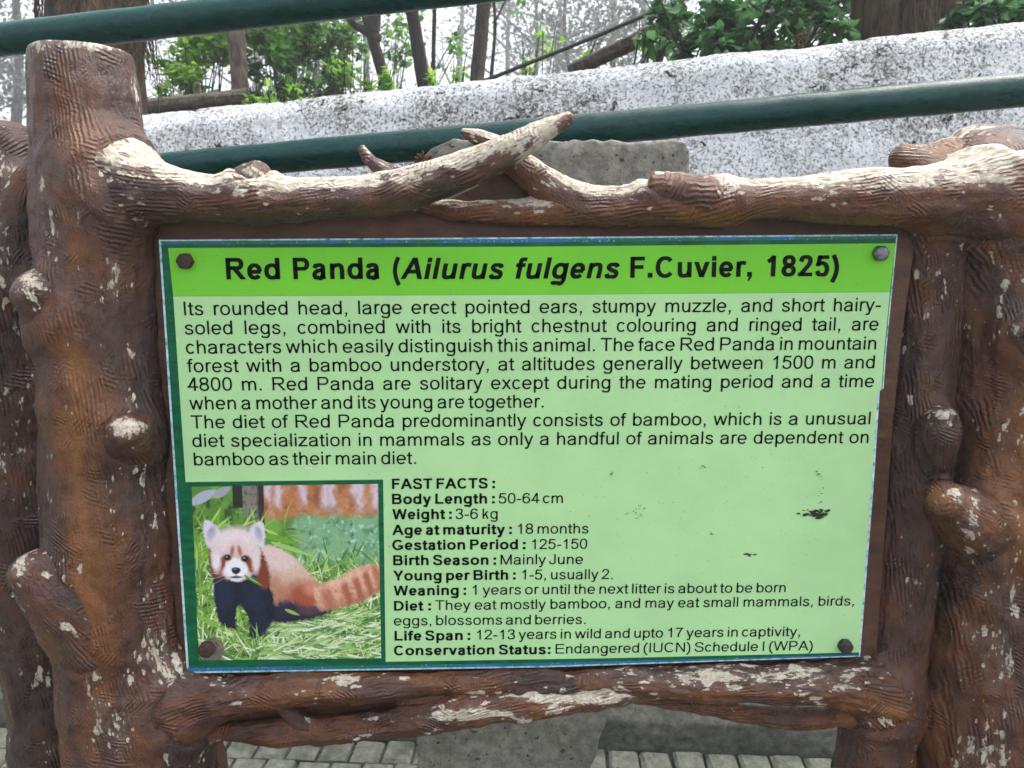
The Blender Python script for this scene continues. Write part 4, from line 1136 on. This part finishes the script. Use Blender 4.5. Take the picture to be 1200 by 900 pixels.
    for (x, y, w_, k_) in ((560, 462, 22, .7), (640, 435, 15, .9), (690, 415, 14, .9), (735, 398, 13, .9), (775, 385, 12, .7)):
        blend(tl * ell(x, y, w_, 78, .9, -.28, .2, int(x)) * k_, c(168, 94, 66))
    blend(tl * np.clip((yy / S - (505 - .35 * (xx / S - 500))) / 40, 0, 1) * .6, c(150, 92, 70)); blend(tl * ell(640, 385, 120, 22, .9, -.4) * .6, c(240, 200, 176))
    # legs and chest, near black with a blue cast
    blend(poly([(72, 372), (100, 350), (200, 340), (285, 360), (315, 420), (332, 500), (325, 560), (300, 600), (260, 640), (215, 628), (222, 590), (205, 520), (180, 500), (165, 540), (168, 590), (150, 600), (110, 585), (88, 550), (80, 480)], 9, 6, 50), c(15, 22, 46))
    blend(ell(120, 450, 36, 60, .9) * .7, c(30, 44, 78)); blend(ell(255, 470, 46, 60, .9) * .6, c(28, 42, 74)); blend(ell(275, 570, 30, 40, .9) * .5, c(30, 40, 66))
    for _ in range(1100):
        a = rs.uniform(0, 6.28); q = math.sqrt(rs.uniform(0, 1)); x, y = 430 + 140 * q * math.cos(a), 400 + 150 * q * math.sin(a); i, j = int(y * S), int(x * S)
        if back[min(i, H - 1), min(j, W - 1)] > .6: stroke(x, y, x + rs.uniform(4, 14), y + rs.uniform(6, 18), 2.0, img[i, j] * rs.uniform(.80, 1.16), 0, .6)
    for _ in range(1000):
        x, y = rs.uniform(505, 788), rs.uniform(335, 520); i, j = int(y * S), int(x * S)
        if tl[i, j] > .4: stroke(x, y, x + rs.uniform(-10, 12), y + rs.uniform(-18, 14), 2.2, img[i, j] * rs.uniform(.76, 1.22), 0, .6)
    for _ in range(700):
        x, y = rs.uniform(75, 340), rs.uniform(380, 640); i, j = int(y * S), int(x * S)
        if img[i, j].max() < .07: stroke(x, y, x + rs.uniform(-5, 5), y + rs.uniform(8, 22), 2.0, c(*[(30, 44, 76), (9, 12, 26), (42, 58, 92)][rs.randint(3)]), 0, .5)
    # head: ears, chestnut cheeks, pale face
    blend(poly([(232, 235), (270, 250), (300, 300), (318, 380), (300, 430), (262, 400), (262, 300)], 14, 6, 61), c(128, 60, 42))
    blend(poly([(62, 240), (84, 270), (96, 340), (120, 372), (98, 384), (72, 372), (60, 320)], 12, 6, 60), c(112, 46, 32))
    blend(poly([(42, 152), (52, 138), (78, 146), (108, 176), (116, 215), (90, 240), (62, 255), (46, 215)], 9, 5, 62), c(220, 216, 228)); blend(ell(76, 195, 17, 30, .8, .3), c(160, 162, 190))
    blend(poly([(238, 178), (262, 152), (288, 148), (300, 165), (300, 215), (294, 258), (262, 236), (236, 214)], 9, 5, 63), c(220, 216, 228)); blend(ell(274, 198, 15, 30, .8, -.2), c(158, 160, 190))
    head = poly([(70, 250), (100, 205), (150, 182), (200, 180), (248, 205), (276, 250), (278, 305), (262, 345), (225, 380), (175, 396), (125, 376), (88, 345), (70, 300)], 10, 5, 64)
    blend(head, c(226, 204, 206)); blend(ell(175, 222, 92, 48, .9), c(236, 222, 226)); blend(ell(178, 275, 40, 46, .9) * .6, c(216, 180, 178))
    for _ in range(700):
        a = rs.uniform(0, 6.28); q = math.sqrt(rs.uniform(0, 1)); x, y = 175 + 108 * q * math.cos(a), 285 + 105 * q * math.sin(a)
        dx, dy = (x - 175), (y - 335); l = math.hypot(dx, dy) + 1; i, j = int(y * S), int(x * S)
        if head[i, j] > .5: stroke(x, y, x + dx / l * 13, y + dy / l * 13, 1.8, img[i, j] * rs.uniform(.86, 1.09), 0, .55)
    blend(ell(112, 322, 17, 36, .6, .45, .1, 66), c(142, 66, 46)); blend(ell(236, 328, 19, 40, .6, -.45, .1, 67), c(136, 62, 44)); blend(ell(96, 356, 20, 14, .7, .5), c(150, 76, 56))
    blend(ell(160, 268, 8, 22, .9, .2), c(176, 110, 92)); blend(ell(192, 268, 8, 22, .9, -.2), c(176, 110, 92))
    blend(ell(92, 312, 18, 40, .9), c(238, 230, 234)); blend(ell(258, 318, 15, 42, .9), c(232, 216, 216))
    blend(poly([(135, 318), (160, 300), (188, 300), (214, 320), (222, 350), (205, 376), (175, 390), (142, 376), (128, 350)], 14, 4, 68), c(242, 241, 245))
    for ex, ey in ((139, 295), (213, 301)):
        blend(ell(ex, ey, 17, 14, .5), c(80, 38, 30)); blend(ell(ex, ey, 11, 10, .3), c(12, 10, 12)); blend(ell(ex - 3, ey - 3, 3, 2.5, .6), c(214, 216, 224))
    blend(poly([(154, 342), (173, 336), (192, 343), (188, 358), (173, 366), (158, 358)], 5, 1, 70), c(20, 24, 42)); blend(ell(170, 344, 8, 3, .8), c(110, 120, 150))
    blend(ell(173, 372, 2, 8, .8), c(70, 70, 90)); blend(ell(173, 378, 26, 5, .6), c(54, 68, 100)); blend(ell(173, 390, 22, 6, .8), c(226, 226, 234))
    stroke(210, 372, 288, 420, 13, c(70, 146, 50)); stroke(220, 376, 278, 410, 5, c(140, 204, 110))
    for dy in (-4, 4, 12):
        stroke(140, 362 + dy, 66, 374 + dy * 3, 1.3, c(236, 236, 240), 0, .6); stroke(208, 352 + dy, 262, 352 + dy * 3, 1.3, c(236, 236, 240), 0, .5)
    # blades in front, cut stick in the corner
    rstrokes(26, (40, 330), (640, 700), (30, 80), (.2, 2.6), (3, 7), [(150, 196, 100), (110, 164, 66), (200, 224, 160)])
    stroke(0, 540, 110, 600, 24, c(136, 184, 74), 0); stroke(380, 520, 440, 545, 14, c(150, 190, 90), 0)
    blend(ell(62, 690, 50, 56, .2, .3, .1, 70), c(128, 120, 108)); blend(ell(62, 690, 50, 56, .2, .3, .1, 71) * np.clip(nz(9, 72) * 2, 0, 1), c(84, 78, 70))
    img *= (1 + .10 * nz(5, 80, 2))[..., None]
    return np.clip(img, 0, 1) ** 1.04
def picture():
    img = paint_picture(); H, W = img.shape[:2]
    TL, TR, BR, BL = [np.array(q, float) for q in ((224.5, 570.3), (443, 567), (446.8, 771.3), (233, 774))]
    c4 = [P(*q, -.0009) for q in (TL, TR, BR, BL)]
    u = np.linspace(0, 1, W)[None, :, None]; v = np.linspace(0, 1, H)[:, None, None]
    V = ((1 - v) * ((1 - u) * c4[0] + u * c4[1]) + v * ((1 - u) * c4[3] + u * c4[2])).reshape(-1, 3)
    i = np.arange(H - 1)[:, None]; j = np.arange(W - 1)[None, :]; a = i * W + j
    return mesh_np('picture', V, np.stack([a, a + W, a + W + 1, a + 1], -1).reshape(-1, 4), M['picture'], PANEL, smooth=False, colors=img.reshape(-1, 3))
picture()

# scuffs on the pale print, a chip of white
def scuff(cx, cy, rx, ry, n, mat, seed, size=(0.6, 2.0), rot=0.0):
    rng = random.Random(seed); V, Fc = [], []
    for _ in range(n):
        a = rng.uniform(0, 6.28); q = rng.random() ** .7
        dx, dy = rx * q * math.cos(a), ry * q * math.sin(a)
        x = cx + dx * math.cos(rot) - dy * math.sin(rot); y = cy + dx * math.sin(rot) + dy * math.cos(rot)
        k = rng.randint(5, 8); r = rng.uniform(*size); b = len(V); ph = rng.uniform(0, 6)
        for i in range(k):
            t = ph + 6.283 * i / k; rr = r * rng.uniform(.5, 1.2)
            V.append(P(x + rr * 1.6 * math.cos(t), y + rr * .6 * math.sin(t), -.0015 - .00001 * (_ % 20)))
        Fc.append(tuple(range(b, b + k))[::-1])
    return mesh_np('scuff_mark', V, Fc, mat, PANEL, smooth=False)
SC1 = mat_plain('dark_scuff', (0.008, 0.016, 0.010), 0.6); SC2 = mat_plain('green_scuff', (0.06, 0.17, 0.08), 0.6); SC3 = mat_plain('white_chip', (0.75, 0.8, 0.8), 0.6)
scuff(953, 602, 19, 6, 38, SC1, 1, (1.0, 3.2), -.1); scuff(958, 603, 11, 4, 8, SC2, 2, (1.5, 3)); scuff(878, 650, 8, 2.5, 12, SC1, 3, (.6, 1.6)); scuff(744, 600, 16, 8, 26, SC2, 4, (.4, 1.0), -.3)
scuff(960, 556, 4, 7, 12, SC2, 5, (.5, 1.1)); scuff(962, 575, 3, 20, 14, SC2, 6, (.4, 1.0)); scuff(834, 626, 4, 2, 6, SC2, 7, (.5, 1.2)); scuff(823, 547, 4, 3, 8, SC2, 8, (.5, 1.2)); scuff(716, 556, 3, 4, 6, SC2, 9, (.5, 1.2))
scuff(880, 580, 120, 90, 60, SC2, 10, (.25, .6)); scuff(362, 549, 5, 1.2, 5, SC3, 11, (1.0, 1.6), .3); scuff(719, 677, 1.2, 2, 2, SC3, 12, (.7, 1.0)); scuff(340, 516, 3, 5, 6, SC2, 13, (.4, 1))

def bolt(px, py, r_px, mat, label, out=.010):
    c = P(px, py, 0); r = r_px * depth(c) / F
    prof = [(1.0, 0), (1.02, .25), (1.0, .62), (.90, .88), (.70, .97), (.4, 1.0), (.002, 1.02)]
    V = []; n = 36
    for (q, z) in prof:
        for i in range(n):
            a = 2 * math.pi * i / n + .3
            k = 1 - .055 * (1 - math.cos(6 * a)) / 2 * (1 if q > .8 else .3)
            V.append((c[0] + r * q * k * math.cos(a), -.0008 - out * z, c[2] + r * q * k * math.sin(a)))
    V = np.array(V); V = V + 0.0004 * noise(V, 300, 3, 2)[:, None]
    Fc = [(j * n + i, j * n + (i + 1) % n, (j + 1) * n + (i + 1) % n, (j + 1) * n + i) for j in range(len(prof) - 1) for i in range(n)]
    o = mesh_np('bolt', V, Fc, M[mat], SIGN); o['label'] = label
bolt(218.5, 306, 9.3, 'rust', 'rusty brown bolt'); bolt(1030, 297, 9.0, 'zinc', 'grey zinc bolt'); bolt(243.5, 759, 9.5, 'rust', 'rusty bolt over the picture corner'); bolt(989, 755.5, 8.3, 'steel', 'dark steel bolt')

# ------------------------------------------------------------------ plants, trunks, timber beyond the wall
def leaves(name, centers, size, cols, seed, parent, aspect=.5, droop=.5, spread=None):
    """a crown or shrub: folded leaf blades round the given points, one mesh"""
    rs = np.random.RandomState(seed); n = len(centers)
    L = rs.uniform(.65, 1.25, n) * size
    az = rs.uniform(0, 2 * math.pi, n); el = rs.normal(-droop, .45, n)
    d = np.column_stack([np.cos(az) * np.cos(el), np.sin(az) * np.cos(el), np.sin(el)])
    side = np.column_stack([-np.sin(az), np.cos(az), rs.normal(0, .35, n)]); side /= np.linalg.norm(side, axis=1)[:, None]
    nrm = np.cross(side, d)
    W = L * aspect * .5
    prof = [(0, 0, 0), (.28, .85, .10), (.55, 1, .12), (.80, .55, .05), (1.0, 0, -.10)]
    V = []
    for (t, k, zf) in prof:
        mid = centers + d * (L * t)[:, None] - nrm * (L * .14 * t * t)[:, None]
        if k == 0: V.append(mid)
        else:
            V.append(mid + side * (W * k)[:, None] + nrm * (W * .35 * k)[:, None]); V.append(mid - nrm * 0); V.append(mid - side * (W * k)[:, None] + nrm * (W * .35 * k)[:, None])
    V = np.stack(V, 1)                          # (n, 11, 3)
    # index: 0 base; 1,2,3; 4,5,6; 7,8,9; 10 tip
    q = [(0, 2, 1, 1), (0, 3, 2, 2), (1, 2, 5, 4), (2, 3, 6, 5), (4, 5, 8, 7), (5, 6, 9, 8), (7, 8, 10, 10), (8, 9, 10, 10)]
    tri = []
    for f in q:
        if f[2] == f[3]: tri.append((f[0], f[1], f[2]))
        else: tri += [(f[0], f[1], f[2]), (f[0], f[2], f[3])]
    tri = np.array(tri)
    Fc = (np.arange(n)[:, None, None] * 11 + tri[None]).reshape(-1, 3)
    cols = np.array(cols); k = rs.randint(0, len(cols), n)
    c = cols[k] * rs.uniform(.75, 1.25, (n, 1))
    return mesh_np(name, V.reshape(-1, 3), Fc, M['leaf'], parent, colors=np.repeat(c, 11, 0))

def stems(name, paths, mat, parent, n=14, lump=.10):
    Vs, Fs, b = [], [], 0
    for pts in paths:
        path, _ = resample(catmull(np.array(pts, float), 10), max(.012, pts[0][3] * .35))
        V, Fc, D, th, s, rad = tube(path[:, :3], np.maximum(path[:, 3], .0015), n if path[0, 3] > .02 else 7, 'round', 'round')
        V = V + D * (rad * lump * (noise(V, 9, len(Vs), 3) + .5 * noise(V * np.array([1, 1, .25]), 45, 7, 2)))[:, None]
        Vs.append(V); Fs.append(Fc + b); b += len(V)
    return mesh_np(name, np.vstack(Vs), np.vstack(Fs), mat, parent)

GREEN = dict(bright=[(.15, .34, .035), (.22, .42, .05), (.10, .25, .03), (.30, .47, .08)], mid=[(.07, .18, .03), (.11, .25, .04), (.05, .13, .025)],
             dark=[(.06, .17, .055), (.10, .23, .085), (.04, .12, .04)], grey=[(.05, .065, .055), (.035, .05, .042), (.07, .085, .065)])  # grey: the mist's bluish grey tone put into the distant leaves' own colour

def blob(rng, c, rad, n, hollow=.35):
    a = rng.normal(0, 1, (n, 3)); a /= np.linalg.norm(a, axis=1)[:, None]
    return np.asarray(c) + a * (hollow + (1 - hollow) * rng.uniform(0, 1, n) ** .6)[:, None] * np.asarray(rad)

def tree(label, px, Y, r_px, lean_px, mat, seed, group=None, height=7.0, crown='mid', n_leaf=700, leaf=.10, py=100, name='forest_tree', crown_r=1.3, fork=None, kink=0.02, low=None, epi=0):
    """trunk crossing photo pixel (px, py) at plane y = Y; lean_px: sideways drift per 100 px upwards"""
    rng = np.random.RandomState(seed)
    base = P(px, py, Y); r = r_px * depth(base) / F
    z0 = hill_z(base); dz = np.array([P(px + lean_px, py - 100, Y)[0] - base[0], 0, P(px + lean_px, py - 100, Y)[2] - base[2]])
    sl = dz[0] / dz[2]
    root = thing(name, label, 'tree', (base[0] + sl * (z0 - base[2]), base[1], z0), group)
    pts = []
    for t in np.linspace(0, 1, 9):
        z = z0 + t * height
        x = base[0] + sl * (z - base[2]) * (1 if t < .45 else .45 / max(t, .45)) + rng.normal(0, kink) * (t > .02)
        pts.append((x, base[1] + rng.normal(0, kink), z, r * (1.25 if t == 0 else 1.0) * (1 - .72 * t ** 1.2)))
    paths = [pts]; tips = []
    nl = 7
    for i in range(nl):
        k = 3 + (i * 5 // nl); k = min(k, 7)
        q = np.array(pts[k]); a = rng.uniform(0, 6.28); ln = rng.uniform(.7, 1.3) * crown_r
        e = np.array([math.cos(a) * ln, math.sin(a) * ln, rng.uniform(.15, .75) * ln])
        lim = [(*(q[:3] + e * t + np.array([0, 0, .12 * math.sin(t * 3)])), q[3] * (.55 - .42 * t)) for t in (0, .35, .7, 1)]
        paths.append(lim); tips += [np.array(lim[2][:3]), np.array(lim[3][:3])]
        for s_ in range(2):
            m = np.array(lim[2][:3]); e2 = e * .5 + rng.normal(0, .35, 3) * crown_r * .5
            paths.append([(*(m + e2 * t), q[3] * .2 * (1 - .7 * t)) for t in (0, .5, 1)]); tips.append(m + e2)
    for f in (fork or []):                      # (px, py) chain starting on the trunk, radius px
        paths.append([(*P(fx, fy, Y), fr * depth(base) / F) for fx, fy, fr in f])
    stems('trunk', paths, mat, root)
    tips.append(np.array(pts[-1][:3]))
    cs = []
    for t in tips: cs.append(blob(rng, t, np.array([.55, .55, .40]) * crown_r * rng.uniform(.5, .9), n_leaf // len(tips), .1))
    for (lx, ly, rr, nn) in (low or []):
        c = P(lx, ly, Y); cs.append(blob(rng, c, rr, nn, .1))
    leaves('crown', np.vstack(cs), leaf, GREEN[crown], seed + 1, root, droop=.6)
    return root

def shrub(label, pts, col, size, seed, name='shrub', stem=True, droop=.3, aspect=.5, group=None):
    """pts: (px, py, Y, radius px, leaves)"""
    rng = np.random.RandomState(seed)
    c0 = P(pts[0][0], pts[0][1], pts[0][2]); z0 = hill_z(c0)
    root = thing(name, label, 'shrub', (c0[0], c0[1], z0), group)
    cs, paths = [], []
    for (px, py, Y, rp, n) in pts:
        c = P(px, py, Y); r = rp * depth(c) / F
        cl = [blob(rng, c + rng.normal(0, .45, 3) * r, r * rng.uniform(.3, .6), max(4, n // 7), .0) for _ in range(7)]
        cs += cl
        for q in cl[:5]:
            m = q.mean(0); b = np.array([c0[0] + rng.normal(0, .05), c0[1] + rng.normal(0, .05), z0 - .02])
            paths.append([(*b, .008), (*(b * .5 + m * .5 + rng.normal(0, .04, 3)), .006), (*m, .003), (*(m + (m - b) * .12), .0015)])
    stems('stem', paths, M['darkbark'], root, 7)
    leaves('foliage', np.vstack(cs), size, GREEN[col], seed + 2, root, droop=droop, aspect=aspect)
    return root

# near trunks, left to right
tree('stout shaggy brown trunk rising behind the left post', 118, 2.9, 58, 2, M['fibre'], 11, crown='mid', n_leaf=700, name='shaggy_tree', height=5.5)
tree('pale knotty trunk beside the fallen log', 281, 4.6, 11, -9, M['palebark'], 12, n_leaf=700, crown='bright', height=6)
tree('thin dark upright trunk among bright green leaves', 338, 5.6, 7.5, -3, M['darkbark'], 13, n_leaf=700, crown='mid', height=6.5)
tree('forked leaning trunk against bright mist', 455, 5.4, 8, -22, M['bark'], 14, n_leaf=700, crown='mid', height=6, fork=[[(441, 45, 7.5), (428, 36, 5), (414, 28, 4), (398, 6, 3)], [(437, 35, 8), (439, 15, 7), (436, -8, 6)]])
tree('dark straight trunk leaning left of the mossy one', 497, 5.2, 9, -17, M['darkbark'], 15, n_leaf=700, crown='mid', height=6.5)
tree('very thin twisting dark sapling between two trunks', 519, 4.9, 3.2, -3, M['darkbark'], 16, n_leaf=350, crown='bright', height=4, leaf=.07, crown_r=.7, kink=.05, name='sapling')
tree('straight grey green mossy trunk under the upper rail end', 556, 5.0, 9.5, 8, M['bark'], 17, n_leaf=700, crown='mid', height=7)
tree('slim vine covered stem next to the mossy trunk', 571, 6.0, 2.6, 3, M['bark'], 18, n_leaf=350, crown='mid', height=4.5, leaf=.07, crown_r=.7, kink=.05, name='sapling')
tree('thick shaggy trunk just above the wall on the right', 1046, 2.35, 44, 0, M['fibre'], 19, crown='dark', n_leaf=700, name='shaggy_tree', py=30, height=5)
tree('narrow shaggy trunk touching the thick one on the right', 1100, 2.45, 17, -2, M['fibre'], 20, crown='dark', n_leaf=900, name='shaggy_tree', py=30, height=4.5)
tree('small brown trunk half hidden in the leafy bush', 934, 3.2, 10, 0, M['bark'], 21, crown='dark', n_leaf=900, py=45, height=4.5)
def fibres(root, px, Y, r_px, py, n, seed):
    rng = np.random.RandomState(seed); c = P(px, py, Y); r = r_px * depth(c) / F; paths = []
    for _ in range(n):
        a = rng.uniform(math.pi * .95, math.pi * 2.05); z1 = c[2] + rng.uniform(-.15, .9); ln = rng.uniform(.12, .45)
        pts = []
        for t in (0, .3, .65, 1):
            aa = a + rng.normal(0, .10); rr = r * (1.0 + .10 * t + rng.uniform(0, .06))
            pts.append((c[0] + math.cos(aa) * rr, c[1] + math.sin(aa) * rr, z1 - ln * t, rng.uniform(.0022, .0045) * (1.15 - t)))
        paths.append(pts)
    stems('hanging_roots', paths, M['fibre'], root, 7)
shag = [o for o in COL.objects if o.parent is None and o.name.startswith('shaggy_tree')]
fibres(shag[0], 118, 2.9, 58, 60, 220, 1); fibres(shag[1], 1046, 2.35, 44, 20, 260, 2); fibres(shag[2], 1100, 2.45, 17, 20, 90, 3)
shrub('loose dark leafed shrub between the forked and mossy trunks', [(415, 50, 6.5, 26, 110), (470, 70, 7.0, 24, 90), (475, 30, 7.2, 30, 100), (530, 60, 7.4, 24, 80), (395, 70, 6.4, 22, 90)], 'mid', .085, 65)
# misty trunks further off
misty = [(628, 9.5, 4, 4, 'slender misty trunk left of the cable', 31), (672, 9.0, 4, -22, 'leaning misty trunk above the cable', 32), (718, 12, 6, 2, 'pale misty trunk above the timber beam', 33),
         (370, 9.5, 6, 3, 'misty trunk behind the light green shrubs', 34), (595, 14, 5, 2, 'faint upright trunk in the mist right of the mossy one', 35), (758, 11, 7, -4, 'misty trunk above the right end of the beam', 36),
         (20, 9, 8, 3, 'misty trunk at the far left edge', 37), (430, 13, 6, -2, 'faint trunk in the bright mist at the fork', 38), (655, 17, 7, 1, 'faintest broad trunk far in the mist', 39), (850, 9, 9, 0, 'misty trunk behind the leafy bush', 40), (230, 10, 7, 2, 'misty trunk behind the fallen log', 41),
         (790, 15, 8, -3, 'faint trunk far behind the bush edge', 42), (540, 18, 7, 2, 'faint trunk far behind the dark sapling', 43), (-60, 6, 12, 2, 'trunk left of the picture edge', 44), (1000, 8, 9, 1, 'trunk behind the shaggy one', 45), (300, 17, 8, 0, 'faint trunk far behind the pale knotty one', 46)]
for (px, Y, rp, ln, lab, sd_) in misty:
    Y *= 2.7
    hgt = 5.0 + Y * .24
    tree(lab, px, Y, rp, ln, M['darkbark'], sd_, crown='grey', n_leaf=1100, leaf=.16, height=hgt, crown_r=1.2 + Y * .06, kink=.05, group='misty trees in the wood',
         low=[(px + random.Random(sd_ + k).uniform(-60, 60), random.Random(sd_ * 7 + k).uniform(-60, 70), .5 + Y * .04, 120) for k in range(6)])
# understory
shrub('bright green leafy shrub behind the fallen log', [(225, 75, 4.9, 45, 420), (205, 95, 4.8, 30, 220), (255, 60, 5.1, 32, 260), (240, 40, 5.0, 30, 200)], 'bright', .085, 51)
shrub('loose green shrub round the thin dark trunk', [(320, 70, 5.0, 36, 380), (370, 60, 5.3, 42, 420), (300, 85, 4.8, 28, 180), (395, 80, 5.4, 30, 260), (350, 100, 4.9, 24, 120), (310, 35, 5.4, 34, 260), (350, 20, 5.6, 40, 300), (400, 35, 5.8, 30, 160)], 'mid', .085, 52)
shrub('small bright shoots on the wall edge under the dark trunk', [(318, 114, 3.6, 14, 44), (300, 112, 3.5, 10, 26), (345, 108, 3.7, 10, 22)], 'bright', .06, 53, name='seedling')
shrub('light green sprays beside the forked trunk', [(405, 80, 4.6, 16, 60), (455, 92, 4.4, 14, 40), (432, 100, 4.5, 10, 30)], 'bright', .07, 54)
shrub('small sprig on the wall under the dark straight trunk', [(508, 92, 4.2, 12, 36), (540, 84, 4.2, 9, 20)], 'bright', .055, 55, name='seedling')
shrub('thin green sprays below the black cable', [(618, 75, 4.6, 10, 30), (690, 68, 4.2, 12, 40), (640, 50, 5.0, 20, 40)], 'bright', .06, 56)
shrub('dense heart leaved bush hanging over the wall on the right', [(860, 35, 2.25, 55, 237), (800, 40, 2.35, 34, 122), (915, 30, 2.2, 50, 216), (965, 18, 2.15, 30, 108), (830, 5, 2.4, 50, 187), (900, 0, 2.4, 55, 187), (780, 15, 2.5, 26, 64), (845, 55, 2.15, 34, 108)], 'dark', .056, 57, name='bush', aspect=.78, droop=.5)
shrub('low leafy bush at the right edge of the wall', [(1160, 4, 2.1, 32, 190), (1195, 12, 2.05, 20, 80), (1130, 15, 2.1, 14, 50), (1230, 0, 2.1, 36, 160)], 'dark', .055, 58, name='bush', aspect=.78, droop=.5)
shrub('drooping leaves over the lower end of the beam', [(760, 42, 2.7, 14, 30), (785, 25, 2.7, 18, 46)], 'mid', .07, 59, droop=.9)
shrub('pale grey green thicket in the mist on the left', [(20, 80, 22, 60, 700), (-20, 30, 24, 70, 600), (40, 120, 20, 40, 360)], 'grey', .20, 60)
shrub('hazy thicket behind the light green sprays', [(470, 40, 9.5, 50, 80), (380, 30, 8.0, 50, 200), (350, 20, 7.5, 40, 160)], 'grey', .10, 61)
shrub('hazy thicket beyond the cable', [(700, 40, 20, 60, 420), (745, 50, 18, 50, 340), (650, 50, 24, 50, 380), (600, 40, 28, 60, 420), (690, 10, 26, 70, 420)], 'grey', .20, 62)
shrub('wide pale thicket far behind the left trunks', [(310, 40, 26, 60, 400), (250, 30, 24, 60, 400), (180, 50, 28, 50, 300), (370, 60, 27, 40, 220)], 'grey', .20, 64)
shrub('dark undergrowth behind the dense bush', [(840, 50, 3.6, 60, 420), (930, 40, 3.6, 60, 420), (1000, 10, 3.4, 60, 360), (1120, 10, 3.2, 70, 420), (1200, -10, 3.2, 60, 300)], 'dark', .08, 63)

def timber(name, label, cat, p0, p1, w, h, mat, seed):
    """a rough squared or round baulk from p0 to p1"""
    path, _ = resample(np.array([p0, p1]), .02)
    V, Fc, D, th, s, rad = tube(path, np.full(len(path), 1.0), 40, 'flat', 'flat')
    ax = (p1 - p0) / np.linalg.norm(p1 - p0)
    t = np.clip((V - p0) @ ax, 0, np.linalg.norm(p1 - p0)); C = p0 + ax * t[:, None]
    end = (V - p0) @ ax - t
    o = V - C - ax * end[:, None]
    o[:, 2] *= h; o[:, :2] *= w
    V = C + o * (1 + .10 * noise(V * 1.0, 3, seed, 3))[:, None]
    V += D * (0.004 * noise(C * .4 + D * .12, 60, seed, 3))[:, None]
    return tag(mesh_np(name, V, Fc, mat), label, cat)
timber('fallen_log', 'weathered fallen log lying behind the left of the wall', 'log', P(140, 128, 3.6), P(292, 112, 3.9), .045, .040, M['timber'], 5)
stump = stems('tree_stump', [[(*(P(232, 122, 4.0)), .024), (*(P(232, 112, 4.0)), .022), (*P(231, 100, 4.0), .022)]], M['timber'], None); tag(stump, 'small cut stump beside the fallen log', 'stump')
timber('timber_beam', 'weathered slanting timber beam under the leafy bush', 'beam', P(672, 82, 3.4), P(800, 22, 2.9), .05, .035, M['timber'], 9)
cab = stems('black_cable', [[(*P(560, 98, 3.0), .010), (*P(605, 80, 3.0), .010), (*P(690, 46, 3.0), .010), (*P(775, 10, 3.0), .010), (*P(860, -24, 3.0), .010)]], M['cable'], None, 10, .02)
tag(cab, 'straight black cable slanting through the wood above the wall', 'cable')
def clump(label, px, py, Y, r_px, seed, on_wall=False):
    c = PW(px, py, Y) if on_wall else P(px, py, Y)
    rng = np.random.RandomState(seed); r = r_px * depth(c) / F
    paths = []
    for _ in range(70):
        a = rng.normal(0, 1, 3); a /= np.linalg.norm(a); b = rng.normal(0, .4, 3)
        p0 = c + a * r * rng.uniform(0, .7); p1 = p0 + (a + b) * r * .5 * np.array([1, .8, .8])
        paths.append([(*p0, r * .09), (*((p0 + p1) / 2 + b * r * .1), r * .08), (*p1, r * .03)])
    tag(stems('dry_moss', paths, M['moss'], None, 7), label, 'moss')
clump('brown dry moss clump on the broken corner of the concrete pillar', 497, 190, .135, 10, 3)
clump('dry brown moss tuft on the top edge of the white wall', 938, 46, WALL_C + .05, 7, 4, True)
